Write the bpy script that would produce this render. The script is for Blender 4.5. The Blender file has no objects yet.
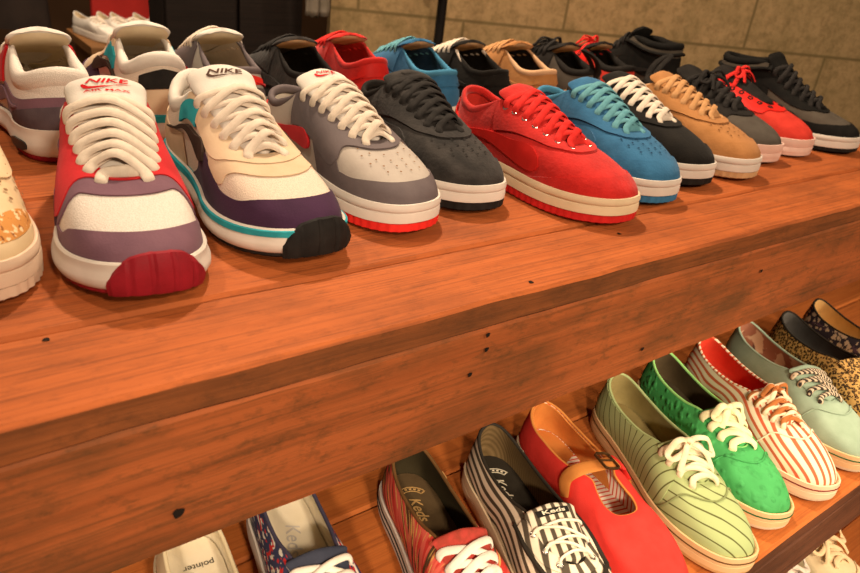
import bpy, math, random
from mathutils import Vector, noise, Matrix
PI = math.pi
V = Vector
scene = bpy.context.scene
COL = scene.collection
random.seed(4)

# ------------------------------------------------------------------ materials
MATS = {}
def nn(nt, t, **kw):
    n = nt.nodes.new(t)
    for k, v in kw.items():
        if k in n.inputs: n.inputs[k].default_value = v
        else: setattr(n, k, v)
    return n
def rgba(c): return (c[0], c[1], c[2], 1)
def base_mat(name, rough=.8, spec=.3, sheen=0):
    m = bpy.data.materials.new(name); m.use_nodes = True
    nt = m.node_tree; b = nt.nodes['Principled BSDF']
    b.inputs['Roughness'].default_value = rough
    b.inputs['Specular IOR Level'].default_value = spec
    if sheen: b.inputs['Sheen Weight'].default_value = sheen
    tc = nt.nodes.new('ShaderNodeTexCoord')
    return m, nt, b, tc.outputs['Object']
def mixc(nt, fac, a, b):
    n = nt.nodes.new('ShaderNodeMix'); n.data_type = 'RGBA'
    for sock, val in ((n.inputs[0], fac), (n.inputs[6], a), (n.inputs[7], b)):
        if isinstance(val, (tuple, list)): sock.default_value = rgba(val)
        elif isinstance(val, (int, float)): sock.default_value = val
        else: nt.links.new(val, sock)
    return n.outputs[2]
def mth(nt, op, a, b=None, c=None):
    n = nt.nodes.new('ShaderNodeMath'); n.operation = op
    for i, v in enumerate((a, b, c)):
        if v is None: continue
        if isinstance(v, (int, float)): n.inputs[i].default_value = v
        else: nt.links.new(v, n.inputs[i])
    return n.outputs[0]
def noi(nt, co, scale, detail=3, rough=.5, dist=0):
    n = nn(nt, 'ShaderNodeTexNoise', Scale=scale, Detail=detail, Roughness=rough, Distortion=dist)
    nt.links.new(co, n.inputs['Vector']); return n.outputs['Fac']
def vor(nt, co, scale, feature='F1'):
    n = nn(nt, 'ShaderNodeTexVoronoi', Scale=scale); n.feature = feature
    nt.links.new(co, n.inputs['Vector']); return n
def ramp(nt, fac, lo, hi):
    n = nt.nodes.new('ShaderNodeMapRange'); n.inputs[1].default_value = lo; n.inputs[2].default_value = hi
    nt.links.new(fac, n.inputs[0]); return n.outputs[0]
def bump(nt, b, h, strength, dist=.001):
    n = nn(nt, 'ShaderNodeBump', Strength=strength, Distance=dist)
    nt.links.new(h, n.inputs['Height']); nt.links.new(n.outputs[0], b.inputs['Normal'])
def mapping(nt, co, scale=(1, 1, 1), rot=(0, 0, 0), loc=(0, 0, 0)):
    n = nt.nodes.new('ShaderNodeMapping'); n.inputs['Scale'].default_value = scale
    n.inputs['Rotation'].default_value = rot; n.inputs['Location'].default_value = loc
    nt.links.new(co, n.inputs['Vector']); return n.outputs[0]
def mat(name, c, c2=None, ns=45, rough=.82, bs=700, bst=.35, bd=.0006, spec=.10, sheen=0, metal=0):
    """plain cloth, suede, leather or rubber: a slightly mottled colour and a fine bump"""
    if name in MATS: return MATS[name]
    m, nt, b, co = base_mat(name, rough, spec, sheen)
    c2 = c2 or tuple(x * .78 for x in c)
    f = ramp(nt, noi(nt, co, ns, 4), .35, .7)
    nt.links.new(mixc(nt, f, c, c2), b.inputs['Base Color'])
    b.inputs['Metallic'].default_value = metal
    if bst: bump(nt, b, noi(nt, co, bs, 2), bst, bd)
    MATS[name] = m; return m
def mat_mesh(name, c, c2, scale=420):
    if name in MATS: return MATS[name]
    m, nt, b, co = base_mat(name, .85, .2)
    v = vor(nt, co, scale)
    nt.links.new(mixc(nt, ramp(nt, v.outputs['Distance'], .25, .6), c2, c), b.inputs['Base Color'])
    bump(nt, b, v.outputs['Distance'], .5, .0008)
    MATS[name] = m; return m
def stripe_val(nt, co, kind):
    s = nt.nodes.new('ShaderNodeSeparateXYZ'); nt.links.new(co, s.inputs[0])
    x, y, z = s.outputs
    if kind == 'long':   return mth(nt, 'SUBTRACT', mth(nt, 'ABSOLUTE', y), mth(nt, 'MULTIPLY', z, .75))
    if kind == 'fan':    return mth(nt, 'ADD', mth(nt, 'ADD', y, mth(nt, 'MULTIPLY', x, .10)), mth(nt, 'MULTIPLY', z, .7))
    if kind == 'cross':  return mth(nt, 'ADD', mth(nt, 'ADD', x, mth(nt, 'MULTIPLY', y, -1.5)), mth(nt, 'MULTIPLY', z, .6))
    if kind == 'quarter': return mth(nt, 'ADD', mth(nt, 'ADD', x, mth(nt, 'MULTIPLY', mth(nt, 'ABSOLUTE', y), -.3)), mth(nt, 'MULTIPLY', z, -.25))
    if kind == 'x':      return mth(nt, 'ADD', x, mth(nt, 'MULTIPLY', z, .35))
    if kind == 'flat_long': return mth(nt, 'ADD', y, mth(nt, 'MULTIPLY', x, .06))
    if kind == 'flat_diag': return mth(nt, 'SUBTRACT', mth(nt, 'MULTIPLY', x, .55), mth(nt, 'MULTIPLY', y, .84))
    if kind == 'flat_cross': return mth(nt, 'ADD', x, mth(nt, 'MULTIPLY', mth(nt, 'ABSOLUTE', y), -.25))
    if kind == 'xy':     return mth(nt, 'ADD', x, mth(nt, 'MULTIPLY', y, 0.0))
def uv_of(nt):
    return nt.nodes.new('ShaderNodeTexCoord').outputs['UV']
def mat_stripe(name, c, c2, kind, period, width=.5, soft=.08, rough=.85, uv=False):
    if name in MATS: return MATS[name]
    m, nt, b, co = base_mat(name, rough, .1)
    if uv: co = uv_of(nt)
    v = mth(nt, 'FRACT', mth(nt, 'DIVIDE', mth(nt, 'ADD', stripe_val(nt, co, kind), 10), period))
    d = mth(nt, 'ABSOLUTE', mth(nt, 'SUBTRACT', v, .5))
    f = ramp(nt, d, width / 2 - soft / 2, width / 2 + soft / 2)
    nt.links.new(mixc(nt, f, c2, c), b.inputs['Base Color'])
    bump(nt, b, noi(nt, co, 900, 2), .3, .0005)
    MATS[name] = m; return m
def mat_leopard(name, ground, tan, dark, scale=150):
    if name in MATS: return MATS[name]
    m, nt, b, co = base_mat(name, .85, .2)
    n1 = vor(nt, mapping(nt, co, (1, 1, 1)), scale).outputs['Distance']
    wob = noi(nt, co, scale * 1.1, 3)
    spot = mth(nt, 'ADD', n1, mth(nt, 'MULTIPLY', mth(nt, 'SUBTRACT', wob, .5), .9))
    ring = ramp(nt, mth(nt, 'ABSOLUTE', mth(nt, 'SUBTRACT', spot, .36)), .13, .19)
    c1 = mixc(nt, ramp(nt, spot, .22, .3), tan, ground)
    nt.links.new(mixc(nt, ring, dark, c1), b.inputs['Base Color'])
    MATS[name] = m; return m
def mat_floral(name, ground, petal, accent, scale=70, thr=.3):
    if name in MATS: return MATS[name]
    m, nt, b, co = base_mat(name, .85, .2)
    v = vor(nt, co, scale); w = noi(nt, co, scale * 2.4, 2)
    f = ramp(nt, mth(nt, 'ADD', v.outputs['Distance'], mth(nt, 'MULTIPLY', mth(nt, 'SUBTRACT', w, .5), 1.0)), thr, thr + .08)
    g = ramp(nt, noi(nt, mapping(nt, co, loc=(3, 2, 1)), scale * .9, 2), .6, .64)
    nt.links.new(mixc(nt, f, petal, mixc(nt, g, ground, accent)), b.inputs['Base Color'])
    MATS[name] = m; return m
def mat_ikat(name):
    if name in MATS: return MATS[name]
    m, nt, b, co = base_mat(name, .85, .2)
    co = mapping(nt, uv_of(nt), (1, 1, 1), (0, 0, .75))
    a = ramp(nt, noi(nt, mapping(nt, co, (24, 190, 1)), 1.0, 2, .5), .44, .54)
    d = ramp(nt, noi(nt, mapping(nt, co, (20, 150, 1), loc=(4, 9, 2)), 1.0, 2, .5), .53, .58)
    e = ramp(nt, noi(nt, mapping(nt, co, (26, 300, 1), loc=(14, 3, 7)), 1.0, 2, .5), .58, .63)
    c = mixc(nt, a, (.62, .045, .035), (.75, .13, .09))
    c = mixc(nt, d, c, (.09, .045, .018))
    c = mixc(nt, e, c, (.75, .42, .12))
    nt.links.new(c, b.inputs['Base Color'])
    MATS[name] = m; return m
def mat_plaid(name):
    if name in MATS: return MATS[name]
    m, nt, b, co = base_mat(name, .85, .2)
    co = uv_of(nt)
    br = nn(nt, 'ShaderNodeTexNoise', Scale=1.0, Detail=1.0); nt.links.new(mapping(nt, co, (75, 260, 1)), br.inputs['Vector'])
    r2 = nn(nt, 'ShaderNodeTexNoise', Scale=1.0, Detail=1.0); nt.links.new(mapping(nt, co, (75, 260, 1), (0, 0, 0), (5, 5, 5)), r2.inputs['Vector'])
    c = mixc(nt, ramp(nt, br.outputs['Fac'], .56, .6), (.045, .05, .11), (.8, .72, .62))
    c = mixc(nt, ramp(nt, r2.outputs['Fac'], .58, .62), c, (.6, .03, .03))
    nt.links.new(c, b.inputs['Base Color'])
    MATS[name] = m; return m
def mat_emboss(name, c, c2):
    m, nt, b, co = base_mat(name, .75, .3)
    v = vor(nt, co, 115, 'SMOOTH_F1'); f = ramp(nt, noi(nt, co, 45, 4), .35, .7)
    nt.links.new(mixc(nt, f, c, c2), b.inputs['Base Color'])
    bump(nt, b, ramp(nt, v.outputs['Distance'], .42, .1), .8, .0022)
    MATS[name] = m; return m
def mat_wood(name, c1, c2, dark, stain=.5, seed=0, knots=0):
    if name in MATS: return MATS[name]
    m, nt, b, co = base_mat(name, .70, .16)
    co = mapping(nt, co, loc=(seed, seed * .7, seed * 1.3))
    grain = noi(nt, mapping(nt, co, (2.2, 60, 60)), 1.0, 5, .6, .6)
    fine = noi(nt, mapping(nt, co, (7, 300, 300)), 1.0, 3, .6, .4)
    big = noi(nt, mapping(nt, co, (5, 11, 11)), 1.0, 5, .62)
    spk = noi(nt, mapping(nt, co, (45, 90, 90)), 1.0, 5, .75)
    c = mixc(nt, ramp(nt, grain, .3, .7), c1, c2)
    c = mixc(nt, mth(nt, 'MULTIPLY', ramp(nt, big, .45, .72), stain), c, dark)
    c = mixc(nt, mth(nt, 'MULTIPLY', ramp(nt, spk, .52, .75), stain * .8), c, dark)
    c = mixc(nt, mth(nt, 'MULTIPLY', ramp(nt, fine, .48, .68), .5), c, dark)
    nt.links.new(c, b.inputs['Base Color'])
    bump(nt, b, mth(nt, 'ADD', fine, mth(nt, 'MULTIPLY', grain, .8)), .35, .0012)
    MATS[name] = m; return m
def mat_blocks(name):
    m, nt, b, co = base_mat(name, .9, .15)
    br = nn(nt, 'ShaderNodeTexBrick', Scale=1.0); br.offset = .5
    br.inputs['Mortar Size'].default_value = .006; br.inputs['Mortar Smooth'].default_value = .8
    br.inputs['Brick Width'].default_value = .53; br.inputs['Row Height'].default_value = .27
    br.inputs['Color1'].default_value = rgba((.42, .27, .13)); br.inputs['Color2'].default_value = rgba((.38, .25, .12))
    br.inputs['Mortar'].default_value = rgba((.17, .115, .05))
    sw = nt.nodes.new('ShaderNodeSeparateXYZ'); nt.links.new(co, sw.inputs[0])
    cb = nt.nodes.new('ShaderNodeCombineXYZ')
    nt.links.new(mth(nt, 'ADD', sw.outputs[0], -.45), cb.inputs[0]); nt.links.new(mth(nt, 'ADD', sw.outputs[2], 2.63), cb.inputs[1])
    nt.links.new(cb.outputs[0], br.inputs['Vector'])
    big = ramp(nt, noi(nt, co, 9, 6, .7), .42, .7); spk = ramp(nt, noi(nt, co, 55, 4, .75), .42, .68)
    c = mixc(nt, mth(nt, 'MULTIPLY', big, .55), br.outputs['Color'], (.16, .12, .045))
    c = mixc(nt, mth(nt, 'MULTIPLY', spk, .65), c, (.15, .10, .04))
    nt.links.new(c, b.inputs['Base Color'])
    bump(nt, b, mth(nt, 'ADD', br.outputs['Fac'], mth(nt, 'MULTIPLY', spk, -.5)), -.5, .004)
    return m

# ------------------------------------------------------------------ mesh helpers
class MB:
    def __init__(s): s.v = []; s.f = []; s.uv = []
    def add(s, pts):
        i = len(s.v); s.v.extend([tuple(p) for p in pts]); return i
    def grid(s, rows, closed=False, flip=False):
        """rows: list of equal-length point lists; closed joins the ends of every row's direction u (rows)"""
        nu, nv = len(rows), len(rows[0]); i0 = len(s.v)
        for r in rows: s.v.extend([tuple(p) for p in r])
        for i in range(nu if closed else nu - 1):
            for j in range(nv - 1):
                a = i0 + i * nv + j; b = i0 + ((i + 1) % nu) * nv + j
                q = (a, b, b + 1, a + 1)
                s.f.append(q[::-1] if flip else q)
    def loft(s, rings, cap0=True, cap1=True):
        n = len(rings[0]); i0 = len(s.v)
        for r in rings: s.v.extend([tuple(p) for p in r])
        for k in range(len(rings) - 1):
            for j in range(n):
                a = i0 + k * n + j; b = i0 + k * n + (j + 1) % n
                s.f.append((a, b, b + n, a + n))
        for k, c in ((0, cap0), (len(rings) - 1, cap1)):
            if c: s.ladder([i0 + k * n + j for j in range(n)])
    def ladder(s, ids):
        n = len(ids); h = n // 2
        for j in range(h):
            a, b, c, d = ids[j], ids[j + 1], ids[(n - j - 1) % n], ids[(n - j) % n]
            f = []
            for q in (a, b, c, d):
                if q not in f: f.append(q)
            if len(f) >= 3: s.f.append(tuple(f))
    def box(s, c, d, m=None):
        i = len(s.v)
        for z in (-.5, .5):
            for x, y in ((-.5, -.5), (.5, -.5), (.5, .5), (-.5, .5)):
                p = V((c[0] + x * d[0], c[1] + y * d[1], c[2] + z * d[2])); s.v.append(tuple(m @ p if m else p))
        for f in ((3, 2, 1, 0), (4, 5, 6, 7), (0, 1, 5, 4), (1, 2, 6, 5), (2, 3, 7, 6), (3, 0, 4, 7)):
            s.f.append(tuple(i + k for k in f))
    def tube(s, pts, rad, n=10, closed=False, nrm=None, flat=1.0):
        """sweep an ellipse (half-width rad, half-height rad*flat along nrm) along pts"""
        P = [V(p) for p in pts]; N = len(P); rings = []
        for i, p in enumerate(P):
            a = P[(i - 1) % N] if closed or i else P[0]; b = P[(i + 1) % N] if closed or i < N - 1 else P[-1]
            t = (b - a).normalized()
            up = V(nrm[i]) if nrm else (V((0, 0, 1)) if abs(t.z) < .9 else V((1, 0, 0)))
            w = t.cross(up)
            w = w.normalized() if w.length > 1e-9 else V((0, 1, 0)); u = w.cross(t).normalized()
            r = rad(i / max(1, N - 1)) if callable(rad) else rad
            h = r * flat
            rings.append([p + w * (r * math.cos(q)) + u * (h * math.sin(q)) for q in [2 * PI * k / n for k in range(n)]])
        if closed:
            rings.append(rings[0])
            s.loft(rings, False, False)
        else: s.loft(rings)
    def build(s, name, m, parent=None, sharp=40, smooth=True, bevel=0):
        me = bpy.data.meshes.new(name); me.from_pydata(s.v, [], s.f); me.update()
        if smooth:
            me.polygons.foreach_set('use_smooth', [True] * len(me.polygons))
            me.set_sharp_from_angle(angle=math.radians(sharp))
        if s.uv:
            uv = s.uv + [s.uv[-1]] * (len(s.v) - len(s.uv)); lay = me.uv_layers.new(name='cloth')
            for l in me.loops: lay.data[l.index].uv = uv[l.vertex_index]
        o = bpy.data.objects.new(name, me); COL.objects.link(o)
        if m: me.materials.append(m)
        if parent: o.parent = parent
        if bevel:
            b = o.modifiers.new('bevel', 'BEVEL'); b.width = bevel; b.segments = 2; b.limit_method = 'ANGLE'
        return o
def tag(o, label=None, cat=None, group=None, kind=None):
    for k, v in (('label', label), ('category', cat), ('group', group), ('kind', kind)):
        if v: o[k] = v
    return o
def empty(name, loc=(0, 0, 0), rz=0):
    o = bpy.data.objects.new(name, None); COL.objects.link(o); o.empty_display_size = .03
    o.location = loc; o.rotation_euler = (0, 0, rz); return o
def copy_tree(o, parent=None):
    c = o.copy(); COL.objects.link(c)
    if parent: c.parent = parent
    for ch in list(o.children): copy_tree(ch, c)
    return c
def lerp(a, b, t): return a + (b - a) * t
def lin(tab, p):
    if isinstance(tab, (int, float)): return tab
    if p <= tab[0][0]: return tab[0][1]
    n = len(tab)
    for i in range(n - 1):
        (a, x), (b, y) = tab[i], tab[i + 1]
        if p <= b:
            h = b - a; t = (p - a) / h; s = (y - x) / h
            def slope(k):
                if k == 0: return 0 if tab[0][0] == 0 else (tab[1][1] - tab[0][1]) / (tab[1][0] - tab[0][0])
                if k == n - 1: return (tab[k][1] - tab[k - 1][1]) / (tab[k][0] - tab[k - 1][0])
                return (tab[k + 1][1] - tab[k - 1][1]) / (tab[k + 1][0] - tab[k - 1][0])
            m0, m1 = slope(i) * h, slope(i + 1) * h; t2, t3 = t * t, t ** 3
            return (2*t3 - 3*t2 + 1) * x + (t3 - 2*t2 + t) * m0 + (-2*t3 + 3*t2) * y + (t3 - t2) * m1
    return tab[-1][1]
class Tab:
    """smooth table over p in [0,1], mirrored at both ends; odd columns change sign there"""
    def __init__(s, rows, odd=()):
        def mir(r, c): return tuple([c - r[0]] + [(-x if k in odd else x) for k, x in enumerate(r[1:])])
        s.r = [mir(rows[2], 0), mir(rows[1], 0)] + list(rows) + [mir(rows[-2], 2), mir(rows[-3], 2)]
    def __call__(s, p):
        r = s.r; i = 1
        while i < len(r) - 3 and p > r[i + 1][0]: i += 1
        x0, x1, x2, x3 = r[i - 1], r[i], r[i + 1], r[i + 2]
        h = x2[0] - x1[0]; t = (p - x1[0]) / h; o = []
        for k in range(1, len(x1)):
            m1 = (x2[k] - x0[k]) / (x2[0] - x0[0]) * h; m2 = (x3[k] - x1[k]) / (x3[0] - x1[0]) * h
            t2, t3 = t * t, t * t * t
            o.append((2*t3 - 3*t2 + 1) * x1[k] + (t3 - 2*t2 + t) * m1 + (-2*t3 + 3*t2) * x2[k] + (t3 - t2) * m2)
        return o
def catmull(P, n=6):
    P = [V(p) for p in P]; E = [P[0] * 2 - P[1]] + P + [P[-1] * 2 - P[-2]]; out = []
    for i in range(1, len(E) - 2):
        a, b, c, d = E[i - 1:i + 3]
        for k in range(n):
            t = k / n
            out.append(.5 * ((2 * b) + (c - a) * t + (2 * a - 5 * b + 4 * c - d) * t * t + (3 * b - a - 3 * c + d) * t ** 3))
    out.append(E[-2]); return out
def text_mesh(body, shear=0, bold=0):
    cu = bpy.data.curves.new('lettering', 'FONT'); cu.body = body; cu.shear = shear; cu.offset = bold
    cu.align_x = 'CENTER'; cu.align_y = 'CENTER'; cu.resolution_u = 4
    o = bpy.data.objects.new('lettering', cu); COL.objects.link(o)
    dg = bpy.context.evaluated_depsgraph_get(); dg.update()
    me = bpy.data.meshes.new_from_object(o.evaluated_get(dg))
    vs = [v.co.copy() for v in me.vertices]; fs = [tuple(p.vertices) for p in me.polygons]
    bpy.data.objects.remove(o); bpy.data.curves.remove(cu); bpy.data.meshes.remove(me)
    w = max(v.x for v in vs) - min(v.x for v in vs); h = max(v.y for v in vs) - min(v.y for v in vs)
    return vs, fs, w, h

# ------------------------------------------------------------------ the shoe
LAST = dict(
  sneaker=dict(
    S=[(0,.288,0),(.05,.285,.018),(.10,.275,.0325),(.17,.252,.046),(.26,.222,.0515),(.36,.185,.0505),(.46,.145,.045),(.56,.108,.041),(.66,.076,.0385),(.76,.046,.038),(.86,.019,.032),(.93,.005,.019),(1,0,0)],
    O=[(0,.200,0,.070),(.05,.198,.010,.0705),(.10,.191,.0145,.0730),(.2,.172,.018,.080),(.33,.146,.021,.0905),(.46,.119,.025,.0990),(.52,.106,.028,.1015),(.58,.093,.031,.0970),(.66,.075,.033,.086),(.75,.052,.034,.0765),(.84,.029,.029,.076),(.92,.014,.018,.080),(1,.008,0,.082)],
    H=[(0,.019,.003,.046,-.010),(.1,.019,.003,.040,-.010),(.2,.020,.003,.026,-.009),(.33,.024,.003,.022,-.011),(.46,.028,.003,.018,-.016),(.58,.027,.004,.010,-.022),(.75,.020,.004,.006,-.022),(1,.022,.006,.004,-.022)],
    zt=lambda t: .031 - .003 * t, spring=.005),
  runner=dict(
    S=[(0,.290,0),(.05,.287,.020),(.10,.276,.035),(.17,.252,.048),(.26,.220,.0535),(.36,.185,.0515),(.46,.145,.043),(.56,.108,.039),(.66,.076,.040),(.76,.046,.040),(.86,.019,.034),(.93,.005,.021),(1,0,0)],
    O=[(0,.196,0,.069),(.05,.194,.011,.0695),(.10,.188,.0155,.0720),(.2,.170,.019,.0790),(.33,.145,.022,.0900),(.46,.118,.026,.1020),(.52,.105,.029,.105),(.58,.092,.032,.101),(.66,.074,.034,.088),(.75,.051,.035,.080),(.84,.029,.030,.081),(.92,.013,.018,.087),(1,.006,0,.090)],
    H=[(0,.018,.003,.046,-.008),(.1,.019,.003,.040,-.008),(.2,.021,.002,.026,-.008),(.33,.025,.002,.022,-.011),(.46,.028,.002,.018,-.016),(.58,.03,.002,.010,-.025),(.75,.020,.004,.006,-.025),(1,.022,.008,.004,-.025)],
    zt=lambda t: .035 - .011 * min(1, t / .6), spring=.010),
  hightop=dict(
    S=[(0,.288,0),(.05,.285,.018),(.10,.275,.0325),(.17,.252,.046),(.26,.222,.0515),(.36,.185,.0505),(.46,.145,.045),(.56,.108,.041),(.66,.076,.0385),(.76,.046,.038),(.86,.019,.032),(.93,.005,.019),(1,0,0)],
    O=[(0,.206,0,.066),(.05,.204,.010,.067),(.10,.197,.0145,.070),(.2,.176,.018,.080),(.33,.148,.021,.097),(.46,.124,.025,.118),(.52,.114,.028,.127),(.58,.103,.032,.130),(.66,.085,.036,.128),(.75,.060,.037,.123),(.84,.033,.032,.122),(.92,.016,.020,.124),(1,.009,0,.126)],
    H=[(0,.018,.003,.043,-.009),(.1,.018,.003,.038,-.009),(.2,.020,.003,.026,-.008),(.33,.026,.003,.022,-.013),(.46,.032,.003,.014,-.024),(.58,.04,.003,.008,-.035),(.75,.04,.002,.003,-.045),(1,.04,.004,.000,-.05)],
    zt=lambda t: .030 - .003 * t, spring=.005),
  plimsoll=dict(
    S=[(0,.252,0),(.05,.250,.014),(.10,.242,.0255),(.17,.222,.0365),(.26,.195,.0425),(.36,.162,.0425),(.46,.128,.0375),(.56,.095,.034),(.66,.066,.0325),(.76,.040,.032),(.86,.016,.027),(.93,.004,.016),(1,0,0)],
    O=[(0,.181,0,.054),(.05,.179,.008,.0543),(.10,.174,.0115,.0555),(.2,.162,.0145,.0585),(.32,.146,.018,.063),(.40,.134,.0205,.066),(.46,.122,.0225,.0645),(.54,.102,.0255,.059),(.64,.074,.0265,.0555),(.75,.044,.0255,.056),(.85,.021,.0205,.061),(.93,.010,.0125,.066),(1,.006,0,.069)],
    H=[(0,.015,.003,.038,-.005),(.1,.015,.003,.032,-.006),(.2,.016,.003,.022,-.006),(.33,.018,.003,.020,-.009),(.46,.02,.003,.012,-.013),(.58,.015,.003,.006,-.015),(.75,.012,.004,.004,-.015),(1,.015,.006,.003,-.02)],
    zt=lambda t: .022 - .001 * t, spring=.004),
  strap=dict(
    S=[(0,.252,0),(.05,.250,.014),(.10,.242,.0255),(.17,.222,.0365),(.26,.195,.0425),(.36,.162,.0425),(.46,.128,.0375),(.56,.095,.034),(.66,.066,.0325),(.76,.040,.032),(.86,.016,.027),(.93,.004,.016),(1,0,0)],
    O=[(0,.172,0,.053),(.07,.169,.0135,.0535),(.14,.157,.0185,.055),(.22,.143,.0170,.058),(.30,.131,.015,.062),(.36,.123,.019,.063),(.42,.111,.0245,.061),(.52,.086,.027,.056),(.64,.058,.027,.054),(.75,.038,.026,.054),(.85,.021,.0215,.058),(.93,.010,.0125,.062),(1,.006,0,.065)],
    H=[(0,.016,.003,.045,-.004),(.1,.016,.003,.036,-.005),(.2,.018,.003,.024,-.006),(.33,.02,.003,.022,-.009),(.46,.02,.003,.012,-.013),(.58,.015,.003,.006,-.015),(.75,.012,.004,.004,-.015),(1,.015,.006,.003,-.02)],
    zt=lambda t: .020 - .001 * t, spring=.003))
NP = 88
class Shoe:
    def __init__(s, name, last, side=1, ls=1.0, ws=1.0, hs=1.0, bend=.008, lift=0):
        B = LAST[last]
        s.S = Tab([(p, x * ls, w * ws) for p, x, w in B['S']], odd=(1,))
        s.O = Tab([(p, x * ls, w * ws, z * hs + lift * max(0, min(1, (p - .74) / .2))) for p, x, w, z in B['O']], odd=(1,))
        s.H = Tab(B['H']); s.L = B['S'][0][1] * ls; s.zt0 = B['zt']; s.spring = B['spring']; s.side = side; s.bend = bend
        s.root = empty(name); s.cache = {}; s.sgn = None; s.hs = hs
    def zt(s, x): return s.zt0(max(0, min(1, x / s.L))) * s.hs
    def warp(s, p):
        t = p[0] / s.L; a = max(0, (t - .62) / .38); b = max(0, t - .45) / .55
        return V((p[0], p[1] + s.side * s.bend * b * b, p[2] + s.spring * a * a))
    def ring_pt(s, p):
        p = ((p + 1) % 2) - 1; a = abs(p); sg = 1 if p >= 0 else -1
        x, w = s.S(a); x2, w2 = s.S(a + 1e-3); x1, w1 = s.S(abs(a - 1e-3)) if a > 1e-3 else (s.S(1e-3)[0], -s.S(1e-3)[1])
        d = V((x2 - x1, w2 - w1, 0)); n = V((d.y, -d.x, 0)).normalized()
        if a < 1e-6: n = V((1, 0, 0))
        if a > 1 - 1e-6: n = V((-1, 0, 0))
        return V((x, w * sg, 0)), V((n.x, n.y * sg, 0))
    def out(s, p, off, z): 
        q, n = s.ring_pt(p); q = q + n * off; return s.warp((q.x, q.y, z))
    def ctl(s, p):
        p = ((p + 1) % 2) - 1; k = round(p, 6)
        if k in s.cache: return s.cache[k]
        a = abs(p); sg = 1 if p >= 0 else -1
        q, n = s.ring_pt(p); x, w, z = s.O(a); up, o0, in1, dz = s.H(a)
        P0 = q - n * .003; P0.z = s.zt(q.x) - .004
        P3 = V((x, w * sg, z)); P1 = P0 + n * o0 + V((0, 0, up)); P2 = P3 + n * in1 + V((0, 0, dz))
        s.cache[k] = (P0, P1, P2, P3); return s.cache[k]
    def raw(s, p, v):
        a, b, c, d = s.ctl(p); u = 1 - v
        return s.warp(a * u ** 3 + b * (3 * u * u * v) + c * (3 * u * v * v) + d * v ** 3)
    def nrm(s, p, v):
        e = 2e-3; va, vb = max(0, v - e), min(1, v + e)
        n = (s.raw(p + e, v) - s.raw(p - e, v)).cross(s.raw(p, vb) - s.raw(p, va))
        if s.sgn is None:
            s.sgn = 1; m = s.nrm(.4, .3); s.sgn = 1 if m.y > 0 else -1
            return s.nrm(p, v)
        return n.normalized() * s.sgn
    def flat(s, p, v):
        """where a point of the upper lies when the cloth is unrolled flat around the opening"""
        p = ((p + 1) % 2) - 1; k = ('f', round(p, 6))
        if k not in s.cache:
            a, _, _, d = s.ctl(p); acc = [0]; q = s.raw(p, 1)
            for i in range(1, 21):
                r = s.raw(p, 1 - i / 20); acc.append(acc[-1] + (r - q).length); q = r
            n = V((a.x - d.x, a.y - d.y)); n = n.normalized() if n.length > 1e-6 else V((1, 0))
            s.cache[k] = (d, n, acc)
        d, n, acc = s.cache[k]; f = (1 - v) * 20; i = min(19, int(f)); L = lerp(acc[i], acc[i + 1], f - i)
        return (d.x + n.x * L, d.y + n.y * L)
    def pt(s, p, v, off=0):
        q = s.raw(p, v); return q + s.nrm(p, v) * off if off else q
    def vat(s, p, d):
        """v at arc distance d below the opening's edge"""
        v = 1; a = s.raw(p, 1); acc = 0
        while v > .05:
            b = s.raw(p, v - .02); acc += (b - a).length; a = b; v -= .02
            if acc >= d: break
        return v
    # ---- parts
    def upper(s, m, name='upper', th=.003, nv=16):
        b = MB(); vs = [i / nv for i in range(nv + 1)]
        rows = [[s.pt(-1 + 2 * i / NP, v) for v in vs] + [s.pt(-1 + 2 * i / NP, 1, -th * .5) + V((0,0,.0006)), s.pt(-1 + 2 * i / NP, 1, -th)] for i in range(NP)]
        b.grid(rows, True)
        b.uv = [s.flat(-1 + 2 * i / NP, v) for i in range(NP) for v in vs + [1, 1]]
        return b.build(name, m, s.root, 60)
    def lining(s, m, th=.0032, vmin=.06):
        b = MB(); vs = [1 - i / 10 * (1 - vmin) for i in range(11)]
        b.grid([[s.pt(-1 + 2 * i / NP, v, -th) for v in vs] for i in range(NP)], True)
        return b.build('lining', m, s.root, 80)
    def insole(s, m, inset=.006, h=.003):
        b = MB(); R = [s.out(-1 + 2 * i / 48, -inset, s.zt(s.ring_pt(-1 + 2 * i / 48)[0].x) + h) for i in range(48)]
        R = R[24:] + R[:24]
        R0 = [p - V((0, 0, .004)) for p in R]
        b.loft([R0, R], False, True); return b.build('insole', m, s.root, 50)
    def band(s, name, m, prof, n=NP, serr=0, parent=None):
        """prof: (outward offset, height function of x) from bottom to top; closed top and bottom"""
        b = MB(); rings = []
        for off, zf in prof:
            r = []
            for i in range(n):
                p = 2 * i / n; q, nn_ = s.ring_pt(p)
                r.append(s.out(p, off + (serr * (1 if (i // 2) % 2 else -1) if serr else 0), zf(q.x)))
            rings.append(r)
        b.loft(rings); return b.build(name, m, parent or s.root, 35)
    def sole_cup(s, mm, mo, n=300, split=.36, line=None):
        z = lambda f, d=0: (lambda x: s.zt(x) * f + d)
        s.band('outsole', mo, [(-.006, z(0)), (-.001, z(0, .0008)), (.0012, z(.08)), (.0015, z(split))], n, .0005)
        o = s.band('midsole', mm, [(-.004, z(split - .02)), (.0005, z(split)), (.0022, z(split, .0008)), (.0024, z(.60)), (.0018, z(.72)), (.0006, z(.75)), (.0018, z(.78)), (.0024, z(.84)), (.0022, z(.95)), (.0010, z(1, .0016)), (-.001, z(1, .0018)), (-.003, z(1, -.002))])
        if line: s.band('foxing_stripe', line, [(.0018, z(.70)), (.0030, z(.71)), (.0030, z(.77)), (.0018, z(.78))], parent=o)
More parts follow.
